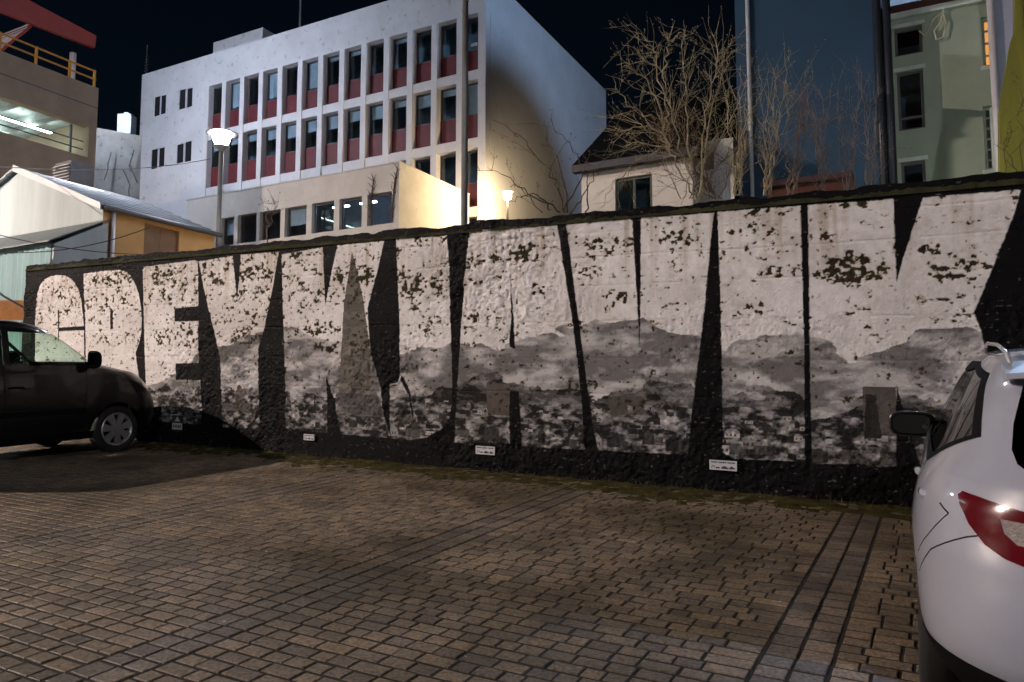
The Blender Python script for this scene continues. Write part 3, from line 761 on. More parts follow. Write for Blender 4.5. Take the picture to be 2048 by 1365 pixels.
# ------------------------------------------------------------------ old concrete house between car park deck and office
oldm = mat('old_concrete', (0.36, 0.36, 0.34), 0.9, var=0.35, vs=0.7, bump=0.3, bs=4, dirt=0.5)
pL, pR = atdepth(186, 254, 38), atdepth(284, 273, 39.3)
th = Thing('concrete_house', 'plain cracked grey concrete house squeezed beside the office block', 'building', (pL.x, pL.y, 2))
dn = (pR - pL); dn.z = 0; bk = Vector((-dn.y, dn.x, 0)).normalized() * 4
ztop = (pL.z + pR.z) / 2
th.part('wall', MB().prism([Vector((pL.x, pL.y, 2)), Vector((pR.x, pR.y, 2)), Vector((pR.x, pR.y, ztop)), Vector((pL.x, pL.y, ztop))], bk), oldm)
cp = atdepth(253, 262, 40); ct = atdepth(253, 232, 40)
m = MB().box(cp.x - .36, cp.x + .36, cp.y - .3, cp.y + .3, cp.z - .6, ct.z); m.box(cp.x - .12, cp.x + .12, cp.y - .12, cp.y + .12, ct.z, ct.z + .15)
th.part('chimney', m, mat('chimney_metal', (0.16, 0.20, 0.25), 0.5, 0.3))
crack = MB(); rr = random.Random(4)
for x0, y0, n_ in ((222,305,6),(245,338,6),(268,300,7)):
    pts = []; x, y = x0, y0
    for k in range(n_):
        q_ = atdepth(x, y, 37.9 + (x - 186) / 98 * 1.3); pts.append(q_); x += rr.uniform(-5, 7); y += 11
    crack.tube(pts, .025, 4)
th.part('crack_line', crack, framem)

# ------------------------------------------------------------------ car park deck on the left
brown = mat('brown_concrete', (0.42, 0.30, 0.205), 0.85, var=0.25, vs=0.6, bump=0.2, bs=10)
PA = -31.1
deck = Thing('car_park_deck', 'brown concrete multi storey car park with lit open deck', 'building', (PA, 20.3, 1), BM)
pm = lambda b_, z, d: (PA - d, b_, z)
m = holes(pm, 8, 20.3, 1, 15.28, [(8.5, 19.95, 12.1, 13.48)], 0.4)
m.quad((PA, 20.3, 1), (PA - 14, 20.3, 1), (PA - 14, 20.3, 15.28), (PA, 20.3, 15.28)); m.quad((PA, 8, 15.28), (PA, 20.3, 15.28), (PA - .4, 20.3, 15.28), (PA - .4, 8, 15.28))
deck.part('wall', m, brown)
deck.part('panel_joint', MB().box(PA - .01, PA + .012, 8.5, 20.28, 14.36, 14.40), framem)
deck.part('floor_slab', MB().box(PA - 13.9, PA - .4, 8.2, 20.2, 11.3, 11.6), oldm)
deck.part('top_slab', MB().box(PA - 13.9, PA - .4, 8.2, 20.2, 13.9, 14.3), oldm)
deck.part('back_wall', MB().box(PA - 9.0, PA - 8.8, 8.2, 20.2, 11.6, 13.9), mat('deck_white', (0.6, 0.62, 0.62), 0.8))
for k in range(7): deck.part('ceiling_beam', MB().box(PA - 8.8, PA - .45, 9.0 + k * 1.6, 9.35 + k * 1.6, 13.52, 13.9), oldm)
for k in range(3): deck.part('strip_light', MB().box(PA - 2.2 - k * 2.2, PA - 2.05 - k * 2.2, 9.5, 19.6, 13.40, 13.46), glow('strip_light', (0.75, 1.0, 0.98), 22))
rl = MB()
for z in (12.45, 12.8): rl.box(PA - .3, PA - .26, 8.6, 19.9, z, z + .04)
deck.part('guard_rail', rl, framem)
deck.part('guard_post', MB().box(PA - .32, PA - .24, 19.3, 19.38, 12.1, 13.4), framem)
yel = mat('yellow_paint', (0.55, 0.26, 0.02), 0.5, var=.15)
for z in (15.62, 15.98): deck.part('rail', MB().box(PA - .12, PA - .06, 8.5, 20.2, z, z + .06), yel)
for b_ in (16.2, 17.6, 19.0, 20.1): deck.part('rail_post', MB().box(PA - .13, PA - .05, b_, b_ + .08, 15.28, 16.05), yel)
redp = mat('red_steel', (0.34, 0.045, 0.03), 0.45, var=.15)
deck.part('canopy_beam', MB().prism([(PA - .45, *ona(*q_, PA - .45)) for q_ in ((-60, -1), (190, 96), (193, 72), (-60, -62))], (-.2, 0, 0)), redp)
wh = mat('white_metal', (0.65, 0.62, 0.65), 0.45, var=.1)
deck.part('canopy_post', MB().tube([(PA - .5, 19.4, 15.2), (PA - .5, 19.4, 16.6)], .13, 14), wh, smooth=True)
cv = []
for q_ in ((66,46),(60,53),(53,60),(46,66),(38,72),(30,78),(22,85),(14,92),(6,99),(-3,107),(-13,117),(-24,130)):
    b_, z = ona(*q_, PA - .7); cv.append((b_, z))
for b_, z in cv: deck.part('canopy_slat', MB().box(PA - 4.2, PA - .72, b_ - .022, b_ + .022, z - .015, z + .015), wh)
deck.part('canopy_arch', MB().tube([(PA - .68, b_, z) for b_, z in cv], .05, 8), redp)
cl = glow('canopy_light', (1.0, 0.75, 0.95), 12)
deck.part('canopy_light', MB().box(PA - 2.2, PA - 2.0, 14.5, 16.3, 15.6, 15.65), cl)

# ------------------------------------------------------------------ shed with the orange side
sp = tob(atdepth(207, 412, 17)); SA, SB, ZE = sp
ra, zr = onb(39, 338, SB); hw_ = SA - ra
sb2, _ = ona(430, 452, SA)
shed = Thing('long_shed', 'long gabled shed with white end wall and orange side wall', 'building', (SA, SB, 0.8), BM)
org = mat('orange_render', (0.62, 0.36, 0.14), 0.85, var=.15, vs=1.2, bump=.2, bs=30, dirt=.1)
gab = mat('shed_white', (0.46, 0.50, 0.50), 0.8, var=.3, vs=.7, streak=True)
al = ra - hw_
shed.part('gable_wall', MB().prism([(SA - .003, SB, .8), (SA - .003, SB, ZE), (ra, SB, zr - .08), (al, SB, ZE), (al, SB, .8)], (0, .15, 0)), gab)
bs0, bs1 = [ona(x, 480, SA)[0] for x in (288, 358)]
zz0, zz1 = ona(288, 500, SA)[1], ona(288, 446, SA)[1]
sm_ = lambda b_, z, d: (SA - d, b_, z)
shed.part('side_wall', holes(sm_, SB, sb2, .8, ZE, [(bs0, bs1, 2.2, zz1)], .12), org)
shed.part('shutter', MB().box(SA - .10, SA - .07, bs0, (bs0 + bs1) / 2 - .005, 2.2, zz1), mat('shutter_brown', (0.24, 0.14, 0.075), .7, var=.3, vs=2))
shed.part('shutter', MB().box(SA - .10, SA - .07, (bs0 + bs1) / 2 + .005, bs1, 2.2, zz1), MATS['shutter_brown'])
shed.part('far_gable', MB().prism([(SA - .02, sb2 - .15, .8), (SA - .02, sb2 - .15, ZE), (ra, sb2 - .15, zr - .08), (al, sb2 - .15, ZE), (al, sb2 - .15, .8)], (0, .14, 0)), org)
rm = mat('corrugated_metal', (0.40, 0.43, 0.45), 0.35, 0.75, var=.25, vs=3)
NSH = 9
for sd in (1, -1):
    for k in range(NSH):
        t0, t1 = k / NSH, (k + 1) / NSH + .01
        A0, A1 = ra + sd * (hw_ + .12) * t0, ra + sd * (hw_ + .12) * t1
        Z0, Z1 = zr + (ZE - zr) * 1.03 * t0, zr + (ZE - zr) * 1.03 * t1
        m = MB().prism([(A0, SB - .12, Z0 + .02), (A1, SB - .12, Z1 + .045), (A1, SB - .12, Z1 + .005), (A0, SB - .12, Z0 - .02)], (0, sb2 - SB + .2, 0))
        shed.part('roof_sheet', m, rm)
shed.part('verge_board', MB().prism([(ra, SB - .16, zr + .06), (SA + .12, SB - .16, ZE + .02), (SA + .12, SB - .16, ZE - .12), (ra, SB - .16, zr - .1)], (0, .035, 0)), wh)
shed.part('gutter', MB().tube([(SA + .14, SB - .1, ZE - .06), (SA + .14, sb2 + .1, ZE - .06)], .06, 8), framem)
shed.part('downpipe', MB().tube([(SA + .06, SB + .22, .8), (SA + .06, SB + .22, ZE - .08)], .045, 10), wh, smooth=True)
da0, zt = onb(155, 487, SB); da1, _ = onb(187, 487, SB)
dr_ = shed.part('door', MB().box(da0, da1, SB - .04, SB, .9, zt), wh)
shed.part('door_sticker', MB().box(da0 + .16, da0 + .24, SB - .045, SB - .041, zt - .55, zt - .3), yel, dr_)
# lean-to in teal corrugated sheet
ta1, tz = onb(113, 452, SB - 1.2)
teal = mat('teal_sheet', (0.32, 0.50, 0.52), 0.5, .2, var=.25, vs=2, streak=True)
slate = mat('slate_grey', (0.13, 0.15, 0.16), 0.6, var=.3, vs=3)
tl = ta1 - 6
for k in range(28):
    x = ta1 - .15 - k * .2
    shed.part('wall_sheet', MB().prism([(x, SB - 1.2, .8), (x - .1, SB - 1.24, .8), (x - .2, SB - 1.2, .8)], (0, 0, 3.15 + 1.0)), teal)
_, tb = onb(95, 490, SB - 1.2)
for k in range(14):
    x = ta1 - k * .42
    shed.part('roof_slate', MB().prism([(x, SB - 1.35, tb + .02), (x - .41, SB - 1.35, tb + .02), (x - .41, SB - .02, tb + .75), (x, SB - .02, tb + .75)], (0, .01, .03)), slate)
shed.part('lean_to_side', MB().prism([(ta1 - .05, SB - 1.2, .8), (ta1 - .05, SB - .01, .8), (ta1 - .05, SB - .01, tb + .7), (ta1 - .05, SB - 1.2, tb)], (-.06, 0, 0)), gab)
# louvred vent above the shed roof
vp = tob(atdepth(125, 342, 24))
th = Thing('roof_vent', 'pale louvred vent box above the shed roof', 'vent', (vp.x, vp.y, 1.2), BM)
th.part('housing', MB().box(vp.x - .45, vp.x + .40, vp.y + .02, vp.y + .8, 1.2, vp.z + .3), framem)
for k in range(6): th.part('louvre', MB().prism([(vp.x - .42, vp.y, vp.z - .32 + k * .1), (vp.x + .36, vp.y, vp.z - .32 + k * .1), (vp.x + .36, vp.y - .08, vp.z - .37 + k * .1), (vp.x - .42, vp.y - .08, vp.z - .37 + k * .1)], (0, 0, .02)), wh)

# ------------------------------------------------------------------ low white house on the right
lowm = mat('house_cream', (0.66, 0.60, 0.52), 0.85, var=.15, vs=1, bump=.15, bs=20, dirt=.1)
HB = 17.0
h0, hz = onb(1163, 350, HB); h1, _ = onb(1385, 350, HB)
house = Thing('low_house', 'low cream house with dark roof behind the bare tree', 'building', (h0, HB, 1), BM)
hm = lambda a, z, d: (a, HB + d, z)
w0, wz1 = onb(1230, 358, HB); w1, wz0 = onb(1305, 416, HB)
hzt = hz + .02
m = holes(hm, h0, h1, 1, hzt, [(w0, w1, wz0 - .3, wz1)], .15); m.quad((h0, HB, 1), (h0, HB + 7, 1), (h0, HB + 7, hzt), (h0, HB, hzt))
house.part('wall', m, lowm)
darkroof = mat('dark_roof', (0.006, 0.006, 0.007), 0.95, var=.4, vs=2, spec=.02)
house.part('fascia', MB().box(h0 - .15, h1 + .2, HB - .25, HB - .05, hzt - .01, hzt + .16), mat('fascia_wood', (0.05, 0.042, 0.045), .7, var=.3))
rz = hzt + 2.8
house.part('roof', MB().prism([(h0 - .15, HB - .24, hzt + .165), (h0 - .15, HB + 3.4, rz), (h0 - .15, HB + 7.2, hzt + .165)], (h1 - h0 + .35, 0, 0)), darkroof)
f = MB().box(w0, w0 + .07, HB + .06, HB + .12, wz0 - .3, wz1).box(w1 - .07, w1, HB + .06, HB + .12, wz0 - .3, wz1).box(w0 + .07, w1 - .07, HB + .06, HB + .12, wz1 - .07, wz1)
f.box((w0 + w1) / 2 - .03, (w0 + w1) / 2 + .03, HB + .06, HB + .12, wz0 - .3, wz1 - .07)
w = house.part('window', f, mat('green_frame', (0.06, 0.07, 0.05), .6))
house.part('pane', MB().box(w0 + .07, w1 - .07, HB + .085, HB + .095, wz0 - .3, wz1 - .07), pane_m, w)
house.part('dark_room', MB().box(w0 - .2, w1 + .2, HB + .8, HB + .9, wz0 - .5, wz1 + .2), room_m)
# taller white gable right of it
g0, gzt = onb(1372, 290, HB + .6); g1, _ = onb(1466, 280, HB + .6)
gb = Thing('white_outbuilding', 'small white plastered outbuilding behind the bare bushes', 'building', (g0, HB + .6, 1), BM)
wa0, wt = onb(1395, 302, HB + .6); wa1, wb_ = onb(1428, 338, HB + .6)
gmap = lambda a, z, d: (a, HB + .6 + d, z)
m = holes(gmap, g0, g1, 1, gzt, [(wa0, wa1, wb_, wt)], .12); m.quad((g0, HB + .6, 1), (g0, HB + 5, 1), (g0, HB + 5, gzt), (g0, HB + .6, gzt)); m.quad((g0, HB + .6, gzt), (g1, HB + .6, gzt), (g1, HB + 5, gzt), (g0, HB + 5, gzt))
gb.part('wall', m, mat('rough_white', (0.6, 0.58, 0.55), .9, var=.25, vs=2, bump=.5, bs=15, dirt=.3))
gb.part('window', MB().box(wa0, wa1, HB + .69, HB + .71, wb_, wt), framem)

# ------------------------------------------------------------------ blue building
blue = mat('blue_paint', (0.012, 0.052, 0.105), 0.7, var=.2, vs=.8, bump=.2, bs=30)
BB = 19.0
b0, _ = onb(1474, 200, BB); b1, _ = onb(1768, 200, BB)
bb = Thing('blue_building', 'tall plain dark blue building behind the bare bushes', 'building', (b0, BB, 1), BM)
bb.part('wall', MB().box(b0, b1, BB, BB + 8, 1, 15.5), blue)
x0, _ = onb(1497, 100, BB - .08)
bb.part('downpipe', MB().tube([(x0, BB - .08, 1), (x0, BB - .08, 15.4)], .05, 10), mat('pale_pipe', (0.55, 0.58, 0.62), .5), smooth=True)
for px_ in (1757, 1776):
    x0, _ = onb(px_, 100, BB - .12); bb.part('corner_pipe', MB().tube([(x0, BB - .12, 1), (x0, BB - .12, 15.4)], .085, 10), mat('dark_pipe', (0.02, 0.025, 0.035), .4), smooth=True)

# ------------------------------------------------------------------ green building
green = mat('green_render', (0.36, 0.43, 0.34), 0.85, var=.15, vs=1, bump=.2, bs=30)
GB = 19.6
g0, _ = onb(1779, 200, GB); g1, _ = onb(2075, 200, GB)
_, ge = onb(1880, 24, GB)
gr = Thing('green_building', 'pale green rendered house with dark windows and red-brown eaves', 'building', (g0, GB, 1), BM)
gw = []
for x0, x1, y0, y1 in ((1788,1846,60,104),(1793,1851,146,255),(1802,1853,326,380),(1962,1990,36,130),(1965,1992,214,338)):
    a0, zt = onb(x0, (y0), GB); a1, zb = onb(x1, y1, GB); gw.append((a0, a1, zb, zt))
gmap2 = lambda a, z, d: (a, GB + d, z)
gr.part('wall', holes(gmap2, g0, g1, 1, ge, gw, .22), green)
gr.part('eaves_trim', MB().box(g0 - .05, g1, GB - .12, GB + .1, ge, ge + .14), mat('trim_green', (0.6, 0.68, 0.62), .6))
gr.part('eaves_soffit', MB().prism([(g0 - .05, GB - .5, ge + .142), (g0 - .05, GB + 3, ge + 2.4), (g0 - .05, GB + 3, ge + .142)], (g1 - g0, 0, 0)), mat('red_brown_roof', (0.10, 0.025, 0.02), .8, var=.3))
gr.part('back_room', MB().box(g0, g1, GB + 1.6, GB + 1.7, 1, ge), room_m)
trim = MATS['trim_green']
for i, s in enumerate(gw):
    t = .06; f = MB()
    f.box(s[0], s[1], GB + .10, GB + .16, s[2], s[2] + t).box(s[0], s[1], GB + .10, GB + .16, s[3] - t, s[3]).box(s[0], s[0] + t, GB + .10, GB + .16, s[2] + t, s[3] - t).box(s[1] - t, s[1], GB + .10, GB + .16, s[2] + t, s[3] - t)
    if i == 1: f.box(s[0] + t, s[1] - t, GB + .10, GB + .16, s[2] + .28, s[2] + .34)
    w = gr.part('window', f, trim if i > 2 else framem)
    n_b = 4 if i == 3 else 6 if i == 4 else 0
    for k in range(1, n_b): gr.part('glazing_bar', MB().box(s[0] + t, s[1] - t, GB + .11, GB + .15, s[2] + (s[3] - s[2]) * k / n_b - .02, s[2] + (s[3] - s[2]) * k / n_b + .02), trim, w)
    gr.part('pane', MB().box(s[0] + t, s[1] - t, GB + .125, GB + .135, s[2] + t, s[3] - t), pane_m, w)
    gr.part('lintel_trim' if i < 3 else 'sill', MB().box(s[0] - .06, s[1] + .06, GB - .035, GB + .09, (s[3] + .002 if i < 3 else s[2] - .08), (s[3] + .09 if i < 3 else s[2] - .002)), trim, w)
    if i == 3: gr.part('lit_curtain', MB().box(s[0], s[1], GB + .5, GB + .52, s[2] - .1, s[3] + .1), glow('orange_curtain', (1.0, 0.36, 0.08), 1.6), w)
# hanging cable loops below the eaves
x = [(1890,-40),(1887,20),(1880,45),(1868,62),(1872,80),(1886,75),(1892,45),(1884,25),(1868,38),(1856,60),(1850,72),(1838,62)]
m = MB().tube([Vector((onb(*q_, GB - .1)[0], GB - .1, onb(*q_, GB - .1)[1])) for q_ in x], .02, 5); gr.part('loose_cable', m, mat('cable_pale', (0.6, 0.58, 0.45), .7))
# white end wall with pipe, then the yellow-green wall
p0, _ = onb(1985, 100, GB - .5)
we = Thing('white_gable_wall', 'narrow pale blue-white gable wall with a white pipe', 'building', (p0, GB - .5, 1), BM)
p1, _ = onb(2080, 100, GB - .5)
we.part('wall', MB().box(p0 + .08, p1, GB - .5, GB - .2, 1, ge + 2), mat('pale_blue_wall', (0.40, 0.43, 0.55), .8, var=.1))
we.part('pipe', MB().tube([(p0, GB - .58, 1), (p0, GB - .58, ge + 2)], .075, 10), wh, smooth=True)
YB = 15.0
yw = Thing('yellow_green_wall', 'yellow-green ribbed wall at the right edge with a slanting edge', 'building', (onb(2030, 300, YB)[0], YB, 1), BM)
ol = [(1999,380),(1999,222),(2004,178),(2020,86),(2029,60),(2029,-120),(2120,-120),(2120,420),(1999,420)]
pts = [Vector((onb(*q_, YB)[0], YB, onb(*q_, YB)[1])) for q_ in ol]
pts = [Vector((q_.x, q_.y, max(1, q_.z))) for q_ in pts]; pts[-2].z = pts[-1].z = 1.0
yg = mat('yellow_green', (0.24, 0.235, 0.03), .8, var=.45, vs=1.5, bump=.4, bs=20, streak=True)
yw.part('wall', MB().prism(pts, (0, .3, 0)), yg)
for k in range(5):
    px_ = 2034 + k * 9; a_, z1 = onb(px_, -110, YB); _, z0 = onb(px_, 380, YB)
    yw.part('rib', MB().box(a_ - .02, a_ + .02, YB - .03, YB - .001, z0, z1), yg)
# red shed roof glimpsed through the bushes
ra0, rz0 = onb(1535, 388, 14); ra1, rz1 = onb(1690, 352, 14)
rs = Thing('red_shed', 'low rust-red shed glimpsed between the bare bushes', 'shed', (ra0, 14, 1), BM)
rs.part('wall', MB().box(ra0, ra1, 14, 15.2, 1, rz0 + .1), mat('rust_red', (0.10, 0.032, 0.02), .8, var=.5, vs=3))
rs.part('roof', MB().prism([(ra0 - .1, 13.9, rz0 + .102), (ra0 - .1, 13.9, rz0 + .2), (ra0 - .1, 15.3, rz1 + .25), (ra0 - .1, 15.3, rz0 + .102)], (ra1 - ra0 + .2, 0, 0)), mat('dull_pink_roof', (0.075, 0.032, 0.036), .8, var=.4, vs=3))
# overhead cables
for k, (a_, b_) in enumerate((((-60, 455), (440, 505)), ((-60, 500), (300, 455)), ((-60, 330), (420, 318)))):
    p_, q_ = atdepth(*a_, 15.5), atdepth(*b_, 16.2 if k < 2 else 30)
    pts = [p_.lerp(q_, t / 12) - Vector((0, 0, .25 * (1 - (t / 6 - 1) ** 2))) for t in range(13)]
    o = link('overhead_cable', MB().tube(pts, .011, 5).mesh('overhead_cable'), framem)
    tag(o, ('overhead cable sagging low across the orange shed wall', 'overhead cable rising across the white shed gable', 'overhead cable crossing in front of the car park deck')[k], 'cable', 'overhead cables')

# ------------------------------------------------------------------ vehicles: bodies lofted from plan slices, parts cut out of the skin
def curve(zs, vals, z):
    """smooth monotone interpolation through the control heights"""
    zs, vals, z = np.array(zs, float), np.array(vals, float), np.asarray(z, float)
    d = np.diff(vals) / np.diff(zs); mth = np.zeros(len(zs)); mth[0], mth[-1] = d[0], d[-1]
    for i in range(1, len(zs) - 1): mth[i] = 0 if d[i - 1] * d[i] <= 0 else 2 * d[i - 1] * d[i] / (d[i - 1] + d[i])
    k = np.clip(np.searchsorted(zs, z) - 1, 0, len(zs) - 2); h = zs[k + 1] - zs[k]; t = (z - zs[k]) / h
    return (2*t**3-3*t**2+1)*vals[k] + (t**3-2*t**2+t)*h*mth[k] + (-2*t**3+3*t**2)*vals[k+1] + (t**3-t**2)*h*mth[k+1]
def shell(ctrl, nz=70, nr=64, side=None):
    """ctrl rows: height, rear x, front x, half width, rear reach, rear roundness, front reach, front roundness"""
    c = np.array(ctrl, float); zz = np.interp(np.linspace(0, len(c) - 1, nz), np.arange(len(c)), c[:, 0])
    g_ = [curve(c[:, 0], c[:, k], zz) for k in range(1, 8)]
    bm = bmesh.new(); rings = []
    th = np.linspace(0, math.pi / 2, 90)
    for i, z in enumerate(zz):
        xr, xf, hw, Lr, nr_, Lf, nf_ = [q_[i] for q_ in g_]
        rx = xr + Lr * (1 - np.abs(np.cos(th)) ** (2 / nr_)); ry = hw * np.abs(np.sin(th)) ** (2 / nr_)
        fx = xf - Lf * (1 - np.abs(np.cos(th[::-1])) ** (2 / nf_)); fy = hw * np.abs(np.sin(th[::-1])) ** (2 / nf_)
        mx_ = np.linspace(rx[-1], fx[0], 40)[1:-1]
        bow = 1 + 0.0 * mx_
        X_ = np.concatenate([rx, mx_, fx]); Y_ = np.concatenate([ry, hw * bow, fy])
        d = np.concatenate([[0], np.cumsum(np.hypot(np.diff(X_), np.diff(Y_)))])
        # same share of points for rear / side / front on every slice
        d1, d2, d3 = d[89], d[len(rx) + len(mx_)], d[-1]
        q_ = np.concatenate([np.linspace(0, d1, nr // 3, endpoint=False), np.linspace(d1, d2, nr // 3, endpoint=False), np.linspace(d2, d3, nr // 3 + 1)])
        px_, py_ = np.interp(q_, d, X_), np.interp(q_, d, Y_)
        if side: py_ = py_ + side(px_, z, py_)
        ring = [bm.verts.new((px_[j], py_[j], z)) for j in range(len(q_))]
        ring += [bm.verts.new((px_[j], -py_[j], z)) for j in range(len(q_) - 2, 0, -1)]
        rings.append(ring)
    n_ = len(rings[0])
    for i in range(len(rings) - 1):
        for j in range(n_):
            bm.faces.new((rings[i][j], rings[i + 1][j], rings[i + 1][(j + 1) % n_], rings[i][(j + 1) % n_]))
    bm.faces.new(rings[-1])
    bmesh.ops.remove_doubles(bm, verts=bm.verts, dist=1e-5)
    bmesh.ops.recalc_face_normals(bm, faces=bm.faces)
    return bm
def proj(p, ax): return (p.x, p.z) if ax == 'y' else (p.y, p.z)
def inside(pt, poly):
    s_ = 0
    for i in range(len(poly)):
        a, b_ = poly[i], poly[(i + 1) % len(poly)]
        c = (b_[0] - a[0]) * (pt[1] - a[1]) - (b_[1] - a[1]) * (pt[0] - a[0])
        if abs(c) < 1e-12: continue
        if s_ == 0: s_ = 1 if c > 0 else -1
        elif (c > 0) != (s_ > 0): return False
    return True
class Car:
    def __init__(s, bm): s.bm = bm; s.lay = bm.faces.layers.int.new('part'); s.names = {0: 'body'}
    def cut(s, poly, ax, name, cond=None):
        """cut a convex outline (seen along axis ax, mirrored copies by |y|) out of the skin and give it to a part"""
        if name not in s.names.values(): s.names[len(s.names)] = name
        pid = [k for k, v in s.names.items() if v == name][0]
        u0, u1 = min(q_[0] for q_ in poly) - .05, max(q_[0] for q_ in poly) + .05; w0, w1 = min(q_[1] for q_ in poly) - .05, max(q_[1] for q_ in poly) + .05
        def near():
            out = []
            for f in s.bm.faces:
                if cond and not cond(f.calc_center_median(), f.normal): continue
                ps = [proj(v.co, ax) for v in f.verts]
                if max(q_[0] for q_ in ps) < u0 or min(q_[0] for q_ in ps) > u1 or max(q_[1] for q_ in ps) < w0 or min(q_[1] for q_ in ps) > w1: continue
                out.append(f)
            return out
        fs = near()
        for i in range(len(poly)):
            a, b_ = poly[i], poly[(i + 1) % len(poly)]
            nx, nz = -(b_[1] - a[1]), b_[0] - a[0]
            co = (a[0], 0, a[1]) if ax == 'y' else (0, a[0], a[1]); no = (nx, 0, nz) if ax == 'y' else (0, nx, nz)
            ed = {e for f in fs for e in f.edges}; vs_ = {v for f in fs for v in f.verts}
            res = bmesh.ops.bisect_plane(s.bm, geom=list(vs_) + list(ed) + fs, plane_co=co, plane_no=no, dist=1e-5)
            fs = [g_ for g_ in res['geom'] if isinstance(g_, bmesh.types.BMFace)]
        for f in fs:
            if cond and not cond(f.calc_center_median(), f.normal): continue
            if inside(proj(f.calc_center_median(), ax), poly): f[s.lay] = pid
    def split(s, off):
        """one mesh for each connected piece of each part"""
        s.bm.normal_update(); out = []
        for pid, nm in s.names.items():
            left = {f for f in s.bm.faces if f[s.lay] == pid}
            while left:
                seed = left.pop(); isl, st_ = [seed], [seed]
                if nm != 'body' and nm != 'window_trim' and nm != 'cladding':
                    while st_:
                        f = st_.pop()
                        for e in f.edges:
                            for g_ in e.link_faces:
                                if g_ in left: left.discard(g_); isl.append(g_); st_.append(g_)
                else: isl += list(left); left = set()
                vm, V_, F_ = {}, [], []
                b2 = bmesh.new()
                for f in isl:
                    q_ = []
                    for v in f.verts:
                        if v not in vm: vm[v] = b2.verts.new(v.co)
                        q_.append(vm[v])
                    b2.faces.new(q_)
                out.append((nm, b2))
        return out
def bm_mesh(bm, name, solid=0.0, shift=0.0):
    if shift:
        bm.normal_update()
        for v in bm.verts: v.co += v.normal * shift
    if solid: bmesh.ops.solidify(bm, geom=list(bm.faces), thickness=solid)
    me = bpy.data.meshes.new(name); bm.to_mesh(me); bm.free()
    me.polygons.foreach_set('use_smooth', [True] * len(me.polygons)); return me
def strip(pts, w):
    """thin convex quads along a line, for panel gaps"""
    out = []
    for a, b_ in zip(pts[:-1], pts[1:]):
        d = Vector((b_[0] - a[0], b_[1] - a[1])).normalized(); n_ = Vector((-d.y, d.x)) * w / 2
        out.append([(a[0] - n_.x, a[1] - n_.y), (b_[0] - n_.x, b_[1] - n_.y), (b_[0] + n_.x, b_[1] + n_.y), (a[0] + n_.x, a[1] + n_.y)])
    return out
def circle(x, z, r, n_=22): return [(x + r * math.cos(2 * math.pi * k / n_), z + r * math.sin(2 * math.pi * k / n_)) for k in range(n_)]
tyre_m = mat('tyre_rubber', (0.012, 0.012, 0.012), 0.85, bump=.2, bs=60)
rim_m = mat('wheel_silver', (0.42, 0.42, 0.43), 0.35, 0.7, var=.15, vs=10)
well_m = mat('wheel_well', (0.006, 0.006, 0.006), 0.95)
def wheel(root, x, y, r, rr, sgn, spokes=7):
    """y = outer face of the wheel, sgn = +1 on the left side"""
    t = MB()
    prof = [(rr * .98, -.02), (rr + .02, 0.0), (r - .05, .012), (r - .015, .0), (r, -.03), (r, -.17), (r - .03, -.20), (rr, -.2)]
    n_ = 40; i0 = 0
    for q_, d in prof:
        for j in range(n_):
            a = 2 * math.pi * j / n_; t.v.append((x + q_ * math.cos(a), y + sgn * d, r + q_ * math.sin(a)))
    for k in range(len(prof) - 1):
        for j in range(n_): t.f.append((k * n_ + j, k * n_ + (j + 1) % n_, (k + 1) * n_ + (j + 1) % n_, (k + 1) * n_ + j))
    o = link('wheel', t.mesh('wheel'), tyre_m, root, True)
    m = MB(); c = (x, y, r)
    for k in range(n_):                                           # rim ring
        a0, a1 = 2 * math.pi * k / n_, 2 * math.pi * (k + 1) / n_
        for (q0, d0, q1, d1) in ((rr, -.01, rr * .95, .004), (rr * .95, .004, rr * .86, -.012), (rr * .86, -.012, rr * .84, -.06)):
            m.quad(*[(x + q_ * math.cos(a), y + sgn * d, r + q_ * math.sin(a)) for q_, d, a in ((q0, d0, a0), (q0, d0, a1), (q1, d1, a1), (q1, d1, a0))])
    link('rim', m.mesh('rim'), rim_m, o)
    for k in range(spokes):
        a = 2 * math.pi * k / spokes + .3; e = Vector((math.cos(a), 0, math.sin(a))); n2 = Vector((-math.sin(a), 0, math.cos(a)))
        w0, w1 = rr * .13, rr * .24; cc = Vector(c)
        pts = [cc + e * rr * .16 - n2 * w0, cc + e * rr * .9 - n2 * w1, cc + e * rr * .9 + n2 * w1, cc + e * rr * .16 + n2 * w0]
        link('spoke', MB().prism([q_ + Vector((0, sgn * -.03, 0)) for q_ in pts], (0, sgn * .026, 0)).mesh('spoke'), rim_m, o)
    hub = MB(); hub.prism([(x + rr * .24 * math.cos(b_), y - sgn * .03, r + rr * .24 * math.sin(b_)) for b_ in [2 * math.pi * k / 20 for k in range(20)]], (0, sgn * .036, 0)); link('hub_cap', hub.mesh('hub_cap'), rim_m, o)
    bd = MB(); bd.prism([(x + rr * .97 * math.cos(b_), y - sgn * .12, r + rr * .97 * math.sin(b_)) for b_ in [2 * math.pi * k / 24 for k in range(24)]], (0, -sgn * .02, 0)); link('brake_disc', bd.mesh('brake_disc'), well_m, o)
    return o
car_glass = glass('car_glass', (0.16, 0.19, 0.18), 0.06)
van_glass = glass('van_glass', (0.80, 0.95, 0.88), 0.04)
trim_black = mat('black_trim', (0.008, 0.008, 0.009), 0.85, var=.2, spec=.04)

